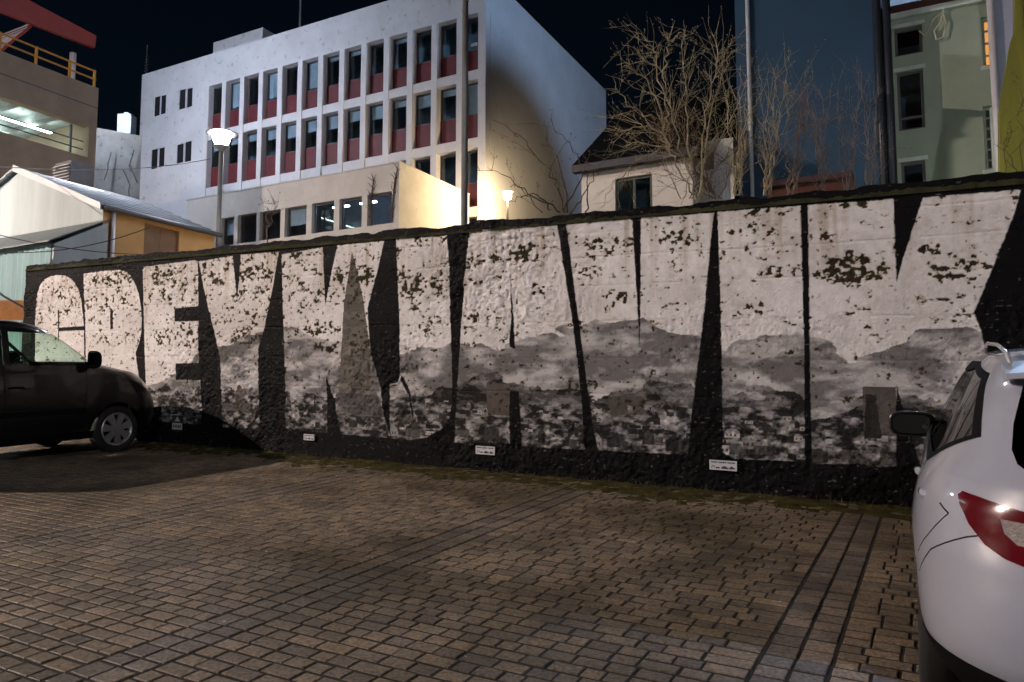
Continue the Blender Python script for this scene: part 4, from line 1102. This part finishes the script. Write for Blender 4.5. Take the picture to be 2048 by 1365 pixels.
# ---- white SUV, seen from behind on the right
white_paint = mat('white_car_paint', (0.31, 0.325, 0.39), 0.32, var=.10, vs=2, coat=1.0, dirt=.06)
ctrl = [ # z     xr    xf    hw    Lr    nr   Lf   nf
 (0.24, .20, 4.28, .82, .75, 3.2, .9, 3),
 (0.36, .07, 4.38, .88, .75, 3.2, .9, 3),
 (0.46, .02, 4.42, .912, .75, 3.1, .9, 3),
 (0.60, .00, 4.44, .925, .80, 3.0, .9, 3),
 (0.74, .02, 4.43, .930, .85, 2.9, .9, 3),
 (0.86, .05, 4.38, .925, .90, 2.9, .9, 3),
 (0.95, .065, 4.25, .912, .95, 2.9, .9, 3),
 (1.02, .08, 3.95, .885, 1.0, 2.9, .9, 3),
 (1.07, .11, 3.55, .855, 1.0, 2.9, .9, 3),
 (1.14, .17, 3.28, .825, 1.0, 3.0, .8, 3),
 (1.30, .30, 2.98, .765, 1.0, 3.2, .7, 3.2),
 (1.44, .40, 2.70, .705, 1.0, 3.4, .6, 3.4),
 (1.52, .46, 2.50, .655, 1.0, 3.4, .6, 3.4),
 (1.565, .55, 2.35, .58, .9, 3.2, .6, 3.2),
 (1.59, .75, 2.05, .42, .8, 2.6, .6, 2.6)]
def haunch(x, z, y):   # swelling over the rear wheel
    return 0.016 * np.exp(-((x - .95) / .45) ** 2) * np.exp(-((z - .80) / .16) ** 2)
suv = Car(shell(ctrl, 96, 84, haunch))
sidec = lambda c, n_: abs(c.y) > .5 and abs(n_.y) > .3
for w_x in (0.93, 3.60):
    suv.cut(circle(w_x, .36, .40), 'y', 'arch_lip', lambda c, n_: abs(c.y) > .6 and c.z < .9)
    suv.cut(circle(w_x, .36, .365), 'y', 'arch', lambda c, n_: abs(c.y) > .6 and c.z < .9)
suv.cut([(.56, 1.19), (.90, 1.06), (1.9, 1.035), (1.9, 1.44), (1.25, 1.475), (.84, 1.43)], 'y', 'window_rear', sidec)
suv.cut([(1.95, 1.035), (3.08, 1.05), (2.62, 1.36), (2.35, 1.455), (1.95, 1.44)], 'y', 'window_front', sidec)
suv.cut([(.50, 1.19), (.90, 1.02), (3.2, 1.01), (3.15, 1.05), (2.62, 1.40), (2.35, 1.50), (1.25, 1.51), (.80, 1.46)], 'y', 'window_trim', lambda c, n_: sidec(c, n_))
# window trim claimed the glass again: cut the glass once more inside it
suv.cut([(.56, 1.19), (.90, 1.06), (1.9, 1.035), (1.9, 1.44), (1.25, 1.475), (.84, 1.43)], 'y', 'window_rear', sidec)
suv.cut([(1.95, 1.035), (3.05, 1.06), (2.62, 1.36), (2.35, 1.455), (1.95, 1.44)], 'y', 'window_front', sidec)
gapc = lambda c, n_: abs(c.y) > .6
for sp_ in strip([(.14, .90), (.26, .84), (.40, .75), (.50, .64)], .006): suv.cut(sp_, 'y', 'panel_gap', gapc)
for sp_ in strip([(.43, .925), (.36, .90), (.44, .80), (.53, .71)], .006): suv.cut(sp_, 'y', 'panel_gap', gapc)
rear = lambda c, n_: c.x < .62 and n_.x < -.12
suv.cut([(-.57, 1.085), (.57, 1.085), (.60, 1.11), (.612, 1.16), (.60, 1.26), (.56, 1.42), (-.56, 1.42), (-.60, 1.26), (-.612, 1.16), (-.60, 1.11)], 'x', 'rear_window', rear)
for sg in (1, -1):
    for nm, pl in (('tail_light', [(.735, .984), (.42, .945), (.42, .78), (.573, .782), (.647, .80), (.70, .83), (.745, .885), (.772, .945), (.776, .972), (.760, .988)]),):
        suv.cut([(q_[0] * sg, q_[1]) for q_ in pl], 'x', nm + ('' if sg > 0 else '_far'), lambda c, n_: c.x < .75 and n_.x < -.05 and c.y * sg > 0)
    suv.cut([(q_[0] * sg, q_[1]) for q_ in [(.655, .925), (.42, .92), (.42, .845), (.61, .85), (.645, .88)]], 'x', 'reverse_light' + ('' if sg > 0 else '_far'), lambda c, n_: c.x < .75 and n_.x < -.05 and c.y * sg > 0)
gapc = lambda c, n_: abs(c.y) > .6
for sp_ in strip([(1.12, 1.0), (1.22, .92), (1.22, .80), (1.12, .68), (1.20, .55), (1.28, .42)], .008): suv.cut(sp_, 'y', 'panel_gap', gapc)
for sp_ in strip([(1.96, 1.02), (1.95, .8), (1.98, .42)], .008): suv.cut(sp_, 'y', 'panel_gap', gapc)
for sp_ in strip([(3.02, 1.02), (3.06, .8), (3.02, .45)], .008): suv.cut(sp_, 'y', 'panel_gap', gapc)
for pl in ([(-1, .20), (1, .20), (1, .375), (-1, .375)], [(.5, .375), (1, .375), (1, .44)], [(-1, .375), (-.5, .375), (-1, .44)]): suv.cut(pl, 'x', 'cladding', lambda c, n_: c.x < .60)
suv.cut([(.55, .1), (4.5, .1), (4.5, .36), (.55, .40)], 'y', 'cladding', lambda c, n_: c.x >= .52)
pts = suv.split(0)
SUVX, SUVQ = 0.845, 2.93
root = bpy.data.objects.new('parked_car', None); col.objects.link(root)
root.matrix_world = LOTM @ Matrix.Translation((SUVX, SUVQ, 0.0)) @ Matrix.Rotation(R(90), 4, 'Z')
tag(root, 'white sport utility car parked nose to the wall at the right edge', 'car')
red_lens = mat('tail_lens_red', (0.10, 0.003, 0.007), 0.12, var=.1, coat=1.0, spec=.8)
clear_lens = mat('lens_clear', (0.30, 0.26, 0.25), 0.2, var=.3, vs=60, coat=1.0, bump=.6, bs=120)
spec_ = {'body': (white_paint, 0, 0), 'arch_lip': (trim_black, 0, .006), 'window_rear': (car_glass, 0, -.003), 'window_front': (car_glass, 0, -.003), 'window_trim': (trim_black, 0, .002),
         'rear_window': (car_glass, 0, -.004), 'tail_light': (red_lens, 0, .006), 'tail_light_far': (red_lens, 0, .006), 'reverse_light': (clear_lens, 0, .005), 'reverse_light_far': (clear_lens, 0, .005),
         'panel_gap': (well_m, 0, -.004), 'cladding': (trim_black, 0, .004)}
for nm, b2 in pts:
    if nm == 'arch': b2.free(); continue
    mm, so, sh = spec_[nm]
    link(nm.replace('_far', '').replace('window_rear', 'side_window').replace('window_front', 'side_window'), bm_mesh(b2, nm, so, sh), mm, root)
inn = MB().box(.55, 3.3, -.62, .62, .95, .98); link('parcel_floor', inn.mesh('parcel_floor'), well_m, root)
for sx in (1.15, 2.05):
    for sy in (.36, -.36):
        link('seat', MB().prism([(sx, sy - .24, .9), (sx + .12, sy - .24, .9), (sx + .02, sy - .22, 1.28), (sx - .05, sy - .22, 1.28)], (0, .46, 0)).mesh('seat'), trim_black, root)
for w_x in (0.93, 3.60):
    for sg in (1, -1):
        wheel(root, w_x, sg * .905, .36, .24, sg, 5)
        link('wheel_well', MB().box(w_x - .42, w_x + .42, sg * .55, sg * .62, .2, .82).mesh('wheel_well'), well_m, root)
link('underbody', MB().box(.35, 4.2, -.72, .72, .22, .26).mesh('underbody'), well_m, root)
chrome = mat('chrome_white', (0.5, 0.5, 0.53), 0.25, .2, coat=1)
for sg in (1, -1):
    for x_, ins in ((.66, -.022), (1.30, 0.008)):                       # door handles
        h_ = MB().tube([(x_ - .10, sg * (.86 + ins), .915), (x_ - .07, sg * (.915 + ins), .925), (x_ + .05, sg * (.925 + ins), .922), (x_ + .09, sg * (.90 + ins), .912)], [.012, .015, .015, .011], 8)
        link('door_handle', h_.mesh('door_handle'), white_paint, root, True)
    mir = bmesh.new()
    bmesh.ops.create_uvsphere(mir, u_segments=20, v_segments=14, radius=1)
    for v in mir.verts:
        x_, y_, z_ = v.co
        if x_ < -.15: x_ = -.15
        sq = lambda t: math.copysign(abs(t) ** .62, t)
        v.co = (2.62 + x_ * .13, sg * (.985 + sq(y_) * .135 * (1 if y_ > 0 else .95)), 1.04 + sq(z_) * .085)
    mo = link('door_mirror', bm_mesh(mir, 'door_mirror'), mat('mirror_shell', (.02, .02, .022), .25, coat=.6), root)
    gl_ = MB().prism([(2.59, sg * (.985 + .108 * math.copysign(abs(math.cos(a)) ** .6, math.cos(a))), 1.04 + .062 * math.copysign(abs(math.sin(a)) ** .6, math.sin(a))) for a in [2 * math.pi * k / 28 for k in range(28)]], (.004, 0, 0))
    link('mirror_glass', gl_.mesh('mirror_glass'), mat('mirror_glass', (0.10, 0.11, 0.11), 0.05, 1.0, var=.02), mo)
    link('mirror_frame', MB().prism([(2.597, sg * (.985 + .122 * math.copysign(abs(math.cos(a)) ** .6, math.cos(a))), 1.04 + .075 * math.copysign(abs(math.sin(a)) ** .6, math.sin(a))) for a in [2 * math.pi * k / 28 for k in range(28)]], (.006, 0, 0)).mesh('mirror_frame'), trim_black, mo)
    link('mirror_arm', MB().prism([(2.60, sg * .84, .97), (2.72, sg * .84, .97), (2.72, sg * .93, .98), (2.62, sg * .93, .98)], (0, 0, .05)).mesh('mirror_arm'), trim_black, mo)
    rl_ = MB().tube([(.55, sg * .60, 1.51), (.66, sg * .605, 1.56), (.95, sg * .615, 1.595), (1.6, sg * .62, 1.61), (2.2, sg * .60, 1.59), (2.4, sg * .59, 1.54)], [.007, .010, .010, .010, .010, .007], 8)
    link('roof_rail', rl_.mesh('roof_rail'), chrome, root, True)
spl = MB()
sec = [(.30, 1.505), (.27, 1.475), (.42, 1.455), (.62, 1.55), (.50, 1.56)]
ysp = np.linspace(-.62, .62, 15); i0 = 0
for y_ in ysp:
    k = 1 - .25 * (abs(y_) / .62) ** 3
    for x_, z_ in sec: spl.v.append((x_ + .16 * (abs(y_) / .62) ** 2.5, y_, 1.50 + (z_ - 1.50) * k - .035 * (abs(y_) / .62) ** 3))
for i in range(len(ysp) - 1):
    for j in range(5): spl.f.append((i * 5 + j, i * 5 + (j + 1) % 5, (i + 1) * 5 + (j + 1) % 5, (i + 1) * 5 + j))
spl.f.append((0, 1, 2, 3, 4))
suv_root = root
spl.f.append(tuple(70 + j for j in (4, 3, 2, 1, 0)))
link('spoiler', spl.mesh('spoiler'), white_paint, root)
link('number_plate', MB().box(-.006, .012, -.26, .26, .66, .77).mesh('number_plate'), white_p, root)
done_ = set()
for o in list(root.children_recursive):                  # the roof of this model sits a little lower
    if o.data in done_: continue
    done_.add(o.data)
    for v in o.data.vertices:
        if v.co.z > 1.07: v.co.z = 1.07 + (v.co.z - 1.07) * 0.87

# ---- dark van, seen from the side on the left
van_paint = mat('black_car_paint', (0.004, 0.004, 0.005), 0.30, var=.15, coat=.6)
ctrl = [
 (0.24, .12, 4.28, .80, .4, 5, .55, 3),
 (0.40, .02, 4.40, .88, .4, 5, .60, 3),
 (0.60, .00, 4.42, .91, .4, 5, .62, 3),
 (0.80, .00, 4.38, .915, .4, 5, .65, 3),
 (0.96, .00, 4.28, .91, .4, 5, .70, 3),
 (1.06, .00, 4.20, .90, .4, 5, .70, 3),
 (1.14, .01, 4.06, .89, .4, 5, .65, 3),
 (1.21, .01, 3.78, .875, .4, 5, .60, 3),
 (1.30, .02, 3.44, .86, .4, 5, .55, 3),
 (1.45, .03, 3.22, .83, .4, 5, .5, 3.2),
 (1.62, .04, 2.98, .80, .4, 5, .5, 3.4),
 (1.76, .06, 2.76, .76, .4, 5, .5, 3.4),
 (1.84, .10, 2.52, .70, .4, 4.5, .5, 3.2),
 (1.88, .20, 2.20, .58, .4, 4, .5, 3),
 (1.895, .45, 1.5, .35, .4, 3, .4, 3)]
van = Car(shell(ctrl, 90, 84))
FWX, RWX, WRD = 3.58, .85, .335
for w_x in (FWX, RWX): van.cut(circle(w_x, WRD, .385), 'y', 'arch', lambda c, n_: abs(c.y) > .6 and c.z < .9)
sidev = lambda c, n_: abs(c.y) > .5 and abs(n_.y) > .25
van.cut([(2.12, 1.27), (3.30, 1.25), (2.76, 1.69), (2.13, 1.71)], 'y', 'front_window', sidev)
van.cut([(.98, 1.27), (1.96, 1.27), (1.97, 1.71), (1.0, 1.71)], 'y', 'rear_side_window', sidev)
wsc = lambda c, n_: c.x > 2.0 and n_.x > .35 and n_.z > .2
van.cut([(-.74, 1.30), (.74, 1.30), (.62, 1.76), (-.62, 1.76)], 'x', 'windscreen', wsc)
for sp_ in strip([(2.04, 1.75), (2.03, 1.2), (2.03, .42)], .01): van.cut(sp_, 'y', 'panel_gap', gapc)
for sp_ in strip([(3.12, 1.22), (3.10, .8), (3.02, .42)], .01): van.cut(sp_, 'y', 'panel_gap', gapc)
van.cut([(.3, .16), (4.6, .16), (4.6, .34), (.3, .34)], 'y', 'cladding', lambda c, n_: True)
van.cut([(1.3, .60), (3.1, .60), (3.1, .67), (1.3, .67)], 'y', 'rub_strip', gapc)
for sg in (1, -1): van.cut([(3.98, .92), (4.30, .80), (4.40, .90), (4.30, 1.02), (4.12, 1.07)], 'y', 'headlight', lambda c, n_: c.x > 3.9)
pts = van.split(0)
wc_ = lotp(235, 905); vp_, vq_ = wc_.dot(DR), wc_.dot(DU)
root = bpy.data.objects.new('parked_van', None); col.objects.link(root)
VS = 1.03
root.matrix_world = LOTM @ Matrix.Translation((vp_ - .90 * VS, vq_ - FWX * VS, 0)) @ Matrix.Rotation(R(90), 4, 'Z') @ Matrix.Scale(VS, 4)
tag(root, 'dark panel van parked nose to the wall at the left edge', 'van')
hl = glass('headlight_glass', (.7, .7, .7), .15)
spec_ = {'body': (van_paint, 0), 'front_window': (van_glass, -.003), 'rear_side_window': (glass('dark_van_glass', (.08, .09, .09), .06), -.003), 'windscreen': (van_glass, -.003), 'panel_gap': (well_m, -.004), 'cladding': (trim_black, .004), 'rub_strip': (trim_black, .006), 'headlight': (mat('headlight_lens', (.10, .10, .11), .12, .3, coat=1), .003)}
for nm, b2 in pts:
    if nm == 'arch': b2.free(); continue
    link(nm, bm_mesh(b2, nm, 0, spec_[nm][1]), spec_[nm][0], root)
for w_x in (FWX, RWX):
    for sg in (1, -1):
        wheel(root, w_x, sg * .895, WRD, .24, sg, 7)
        link('wheel_well', MB().box(w_x - .40, w_x + .40, sg * .50, sg * .56, .2, .76).mesh('wheel_well'), well_m, root)
link('underbody', MB().box(.3, 4.2, -.7, .7, .22, .26).mesh('underbody'), well_m, root)
link('dashboard', MB().prism([(2.95, -.72, .9), (3.4, -.72, .9), (3.38, -.72, 1.24), (3.05, -.72, 1.22)], (0, 1.44, 0)).mesh('dashboard'), well_m, root)
for sy in (.38, -.38):
    s_ = link('seat', MB().prism([(2.0, sy - .24, .75), (2.16, sy - .24, .75), (2.04, sy - .22, 1.38), (1.93, sy - .22, 1.38)], (0, .46, 0)).mesh('seat'), trim_black, root)
    link('headrest', MB().box(1.93, 2.02, sy - .12, sy + .12, 1.40, 1.58).mesh('headrest'), trim_black, s_)
link('bulkhead', MB().box(1.80, 1.83, -.78, .78, .3, 1.74).mesh('bulkhead'), well_m, root)
stw = MB(); pts_ = [(2.86 + .08 * math.sin(a), .38 + .18 * math.cos(a), 1.2 + .16 * math.sin(a)) for a in [2 * math.pi * k / 20 for k in range(21)]]
link('steering_wheel', stw.tube(pts_, .014, 6).mesh('steering_wheel'), trim_black, root)
for sg in (1, -1):
    mir = bmesh.new(); bmesh.ops.create_uvsphere(mir, u_segments=16, v_segments=12, radius=1)
    sq = lambda t: math.copysign(abs(t) ** .6, t)
    for v in mir.verts:
        x_, y_, z_ = v.co; v.co = (3.14 + max(x_, -.2) * .10, sg * (1.0 + sq(y_) * .10), 1.34 + sq(z_) * .125)
    mo = link('door_mirror', bm_mesh(mir, 'door_mirror'), trim_black, root)
    link('mirror_glass', MB().box(3.115, 3.119, sg * .92, sg * 1.08, 1.25, 1.43).mesh('mirror_glass'), MATS['mirror_glass'], mo)
    link('mirror_arm', MB().box(3.12, 3.22, sg * .84, sg * .94, 1.25, 1.31).mesh('mirror_arm'), trim_black, mo)
    link('door_handle', MB().tube([(2.08, sg * .90, .98), (2.10, sg * .945, .99), (2.24, sg * .945, .99), (2.27, sg * .90, .98)], .014, 7).mesh('door_handle'), trim_black, root, True)
link('number_plate', MB().box(4.425, 4.435, -.26, .26, .42, .53).mesh('number_plate'), white_p, root)

# ------------------------------------------------------------------ bare trees and bushes behind the wall
bark = mat('bark_mossy', (0.44, 0.38, 0.24), 0.9, var=.5, vs=6, spec=.2)
bark2 = mat('bark_grey', (0.26, 0.205, 0.17), 0.9, var=.4, vs=6, spec=.2)
def bare(name, label, cat, limbs, D, m_, seed, r0=.05, density=9, tw=.55, levels=2, group=None, up=.35, spread_=1.0):
    r = random.Random(seed)
    P = []
    for lb in limbs:
        dj = r.uniform(-.5, .5)
        P.append([atdepth(x, y, D + dj * i / max(1, len(lb) - 1)) for i, (x, y) in enumerate(lb)])
    base = P[0][0].copy(); gz_ = ground_z(D)
    th = Thing(name, label, cat, (base.x, base.y, gz_), None, group)
    trunk, tw_m = MB(), MB()
    # every stem that starts low is carried down to the soil
    def smooth_line(pp, n_=5):
        out = []
        for i in range(len(pp) - 1):
            p0, p1, p2, p3 = pp[max(i - 1, 0)], pp[i], pp[i + 1], pp[min(i + 2, len(pp) - 1)]
            for k in range(n_):
                t = k / n_; out.append(.5 * ((2 * p1) + (p2 - p0) * t + (2 * p0 - 5 * p1 + 4 * p2 - p3) * t * t + (3 * p1 - p0 - 3 * p2 + p3) * t ** 3))
        out.append(pp[-1]); return out
    def twig(p, d, L, rad, lev):
        n_ = 4 if lev else 3; pp = [p]; dd = d.normalized()
        for k in range(n_):
            dd = (dd + Vector((r.gauss(0, .15), r.gauss(0, .15), r.gauss(0, .13) + up * .16))).normalized(); pp.append(pp[-1] + dd * L / n_)
        tw_m.tube(pp, [rad * (1 - .8 * k / n_) for k in range(n_ + 1)], 4 if rad > .006 else 3, False)
        if lev:
            for k in range(r.randint(2, 5)):
                i = r.randrange(1, n_ + 1); ax = Vector((r.gauss(0, 1), r.gauss(0, 1), r.gauss(0, 1)))
                e = (pp[i] - pp[i - 1]).normalized(); q_ = (e + ax.normalized() * .8).normalized(); twig(pp[i], q_, L * r.uniform(.35, .65), rad * .6, lev - 1)
        else:
            for k in range(2):                                # buds
                b_ = pp[r.randrange(1, n_ + 1)]; e = Vector((r.gauss(0, 1), r.gauss(0, 1), abs(r.gauss(0, 1)))).normalized() * .03
                tw_m.tube([b_, b_ + e], [.005, .002], 3, False)
    for i, pp in enumerate(P):
        low = pp[0].z < gz_ + 3.4 and (i == 0 or limbs[i][0][1] > 370)
        if low: pp = [Vector((pp[0].x + r.uniform(-.1, .1), pp[0].y, gz_ - .1)), *pp]
        ln = smooth_line(pp); L = sum((b_ - a).length for a, b_ in zip(ln[:-1], ln[1:]))
        for k in range(1, len(ln) - 1): ln[k] = ln[k] + Vector((r.gauss(0, .02), r.gauss(0, .03), r.gauss(0, .02)))
        ra = r0 * (1 if low else .55)
        (trunk if low else tw_m).tube(ln, [ra * (1 - .82 * k / (len(ln) - 1)) for k in range(len(ln))], 6, False)
        for k in range(int(density * L)):
            t = r.uniform(.25 if low else .1, spread_) * (len(ln) - 2); j = int(t); p = ln[j].lerp(ln[j + 1], t - j)
            if low and p.z < gz_ + 2.4: continue
            e = (ln[j + 1] - ln[j]).normalized(); q_ = (e + Vector((r.gauss(0, 1), r.gauss(0, 1), r.gauss(0, 1))).normalized() * .9 + Vector((0, 0, up * .5))).normalized()
            twig(p, q_, tw * r.choice((.35, .5, .7, 1, 1.4)) * r.uniform(.8, 1.2), r.uniform(.003, .0065), r.choice((levels - 1, levels)) - 1)
    th.part('trunk', trunk, m_, smooth=True); o = th.part('branches', tw_m, m_)
    return th
bare('bare_tree', 'large bare mossy tree spreading in front of the dark sky', 'tree',
  [[(1392,400),(1360,340),(1336,290),(1332,227),(1326,157),(1288,119),(1243,84)], [(1398,405),(1372,330),(1345,240),(1316,137),(1306,96),(1275,62),(1247,41)],
   [(1326,157),(1334,110),(1336,66)], [(1345,300),(1320,274),(1253,239),(1218,227)], [(1380,350),(1374,250),(1373,175),(1363,116),(1373,52)], [(1398,395),(1410,250),(1429,151),(1438,43)],
   [(1402,400),(1415,260),(1440,170),(1458,113),(1496,84)], [(1345,290),(1300,310),(1241,353),(1203,418)], [(1338,289),(1303,178),(1270,140),(1232,128)], [(1310,240),(1259,210),(1227,157)],
   [(1333,270),(1290,250),(1240,262),(1210,255)], [(1336,90),(1350,75),(1360,64)], [(1405,330),(1440,280),(1480,200),(1500,150)], [(1390,340),(1420,290),(1450,240),(1470,190)], [(1340,300),(1290,290),(1230,290)]],
  11.5, bark, 3, .028, 12.0, .55, 2, up=.06, spread_=.9)
rt = random.Random(66)
bare('bare_bush', 'low tangle of fine brown twigs around the foot of the large bare tree', 'bush', [[(1380 + rt.uniform(-20, 70), 398), (1370 + rt.uniform(-60, 90), 320), (1360 + rt.uniform(-130, 140), 240 + rt.uniform(-20, 40))] for k in range(12)], 11.9, mat('bark_brown', (.22, .15, .09), .9, var=.4, vs=6), 61, .014, 11, .5, 2, up=.0)
bare('bare_shrub', 'thin dark bare shrub in front of the floodlit wall', 'shrub',
  [[(1130,425),(1110,370),(1085,325),(1040,275),(985,240)], [(1135,425),(1120,330),(1098,290),(1088,240)], [(1120,425),(1060,385),(1010,350),(975,335)], [(1128,420),(1165,340),(1130,280),(1100,240)],
   [(1100,420),(1080,392),(1045,395),(1010,410)], [(1140,430),(1172,380),(1200,330),(1235,300)], [(1085,425),(1060,400),(1020,352)], [(1170,425),(1176,350),(1178,300)]],
  11.0, stem_m, 8, .022, 3.2, .45, 2, up=.2)
rb = random.Random(12)
for k, (x0, lab) in enumerate(((1478, 'tangled bare bush beside the pale downpipe'), (1535, 'bare bush with slanting twigs before the blue building'), (1585, 'dense bare bush left of the red shed'), (1645, 'upright bare shrub with arched side branches in mid blue building'), (1700, 'slender bare shrub before the right part of the blue building'), (1740, 'bare shrub beside the dark corner pipes'))):
    lm = []
    for j in range(7 if k < 3 else 5):
        dx = rb.uniform(-10, 10); sl = rb.uniform(-25, 55) if k < 3 else rb.uniform(-28, 30); top = rb.uniform(110, 230) if k < 3 else rb.uniform(165, 270)
        lm.append([(x0 + dx, 392), (x0 + dx + sl * .3, 330), (x0 + dx + sl * .6, (330 + top) / 2), (x0 + dx + sl, top)])
    if k == 3: lm += [[(1643, 340), (1643, 250), (1643, 166)], [(1643, 245), (1615, 225), (1603, 195)], [(1643, 245), (1675, 235), (1685, 205)]]
    bare('bare_bush', lab, 'bush', lm, 10.8 + .25 * k, bark if k < 2 else bark2, 20 + k, .020, 5.0, .55, 2, 'bare bushes in front of the blue building', up=.6)
bare('bare_twigs', 'few thin dark twigs before the yellow-green wall', 'shrub', [[(2040,372),(2020,300),(2035,220)], [(2030,372),(2010,320),(2002,270),(2012,215)], [(2044,372),(2044,280),(2048,180)]], 9.0, stem_m, 40, .012, 4, .3, 2)
bare('bare_sapling', 'thin bare sapling standing by the annex windows', 'shrub', [[(535,490),(540,450),(548,420),(552,400)], [(541,450),(532,430),(528,415)]], 13.0, bark2, 44, .014, 4, .25, 2)
# a rough mound of soil and a small barrier by the left end of the wall
o = None
bp = atdepth(20, 606, 15.3)
th = Thing('safety_barrier', 'orange barrier panel by the left end of the mural wall', 'barrier', (bp.x, bp.y, ground_z(bp.y)))
gzb = ground_z(bp.y)
th.part('panel', MB().box(bp.x - .7, bp.x + .35, bp.y, bp.y + .04, bp.z - .35, bp.z + .05), mat('barrier_orange', (0.5, 0.19, 0.03), .6, var=.3, vs=5))
for sx in (-.6, .25): th.part('leg', MB().box(bp.x + sx, bp.x + sx + .05, bp.y + .045, bp.y + .09, gzb, bp.z + .05), framem)
th.part('chain', MB().tube([(bp.x - .5, bp.y - .03, bp.z + .4), (bp.x - .1, bp.y - .03, bp.z + .12), (bp.x + .3, bp.y - .03, bp.z - .1)], .025, 6), framem)

# weeds, dead grass and bits of litter at the foot of the wall and on the paving
wr = random.Random(77)
bl = MB()
for k in range(1500):
    p_ = wr.uniform(-11.2, 6.5); q_ = QW - abs(wr.gauss(0, .10)) - .01
    if wr.random() < .3: q_ = QW - wr.uniform(0, .8)
    if fbm(np.array([p_ * 1.3]), np.array([q_]), 3, 300)[0] < .46: continue
    h_ = wr.uniform(.02, .085); a = wr.uniform(0, 6.28); w_ = wr.uniform(.002, .004); lx, ly = wr.gauss(0, .03), wr.gauss(0, .03) - .01
    c_, s_ = math.cos(a) * w_, math.sin(a) * w_
    i = len(bl.v); bl.v += [(p_ - c_, q_ - s_, -.005), (p_ + c_, q_ + s_, -.005), (p_ + lx * .5 + c_ * .7, q_ + ly * .5 + s_ * .7, h_ * .65), (p_ + lx * .5 - c_ * .7, q_ + ly * .5 - s_ * .7, h_ * .65), (p_ + lx, q_ + ly, h_)]
    bl.f += [(i, i + 1, i + 2, i + 3), (i + 3, i + 2, i + 4)]
o = link('weeds', bl.mesh('weeds'), mat('dead_grass', (0.075, 0.062, 0.028), .9, var=.6, vs=3)); o.matrix_world = LOTM
tag(o, 'dead grass and weeds along the foot of the mural wall', 'weeds', kind='stuff')
lt = MB()
for k in range(70):
    p_, q_ = wr.uniform(-9, 1.5), wr.uniform(2, QW - .1); r_ = wr.uniform(.006, .018); n_ = 5; a0 = wr.uniform(0, 6)
    i = len(lt.v); lt.v += [(p_ + r_ * wr.uniform(.5, 1) * math.cos(a0 + 6.28 * j / n_), q_ + r_ * .6 * math.sin(a0 + 6.28 * j / n_), .004 + wr.uniform(0, .006)) for j in range(n_)]; lt.f.append(tuple(range(i, i + n_)))
o = link('litter', lt.mesh('litter'), mat('pale_leaf', (0.45, 0.40, 0.32), .8, var=.6, vs=2)); o.matrix_world = LOTM
tag(o, 'scattered dry leaf scraps on the paving', 'litter', kind='stuff')

# two fill lights added out of sight behind the mural wall
def yard_fill(a, b_, z, da, db, label, spec):
    p_ = E1 * a + E2 * b_; gz_ = ground_z(p_.y)
    th = Thing('yard_fill_light', label, 'floodlight', (a, b_, gz_), BM, 'added fill lights behind the mural wall')
    d = Vector((da, db, 0)).normalized(); n_ = Vector((-d.y, d.x, 0)); c = Vector((a, b_, z))
    th.part('post', MB().tube([(a, b_, gz_), (a, b_, z - .2)], .05, 8), pole_m)
    def slab(x0, x1, y0, y1, z0, z1): return [c + n_ * x0 + d * y0 + Vector((0, 0, z0)), c + n_ * x1 + d * y0 + Vector((0, 0, z0)), c + n_ * x1 + d * y0 + Vector((0, 0, z1)), c + n_ * x0 + d * y0 + Vector((0, 0, z1))], d * (y1 - y0)
    m = MB()
    for q_ in ((-.3, .3, -.12, -.09, -.2, .2), (-.3, -.27, -.09, .16, -.2, .2), (.27, .3, -.09, .16, -.2, .2), (-.27, .27, -.09, .16, -.2, -.17)): m.prism(*slab(*q_))
    th.part('housing', m, hat_m)
    m = MB(); m.prism(*slab(-.24, .24, -.03, -.01, -.15, .15)); th.part('lamp', m, glow('yard_glow', spec[1], spec[0]))
ga_, _ = onb(1905, 300, GB)
yard_fill(ga_ - 1.0, 13.6, 3.3, 0.05, 1, 'added low fill light behind the wall aimed at the green building', (120, (0.95, 1.0, 0.86)))
yard_fill(SA + 3.4, SB + 3.0, 2.6, -1, 0.1, 'added low fill light behind the wall aimed at the orange shed side', (170, (1.0, 0.80, 0.56)))
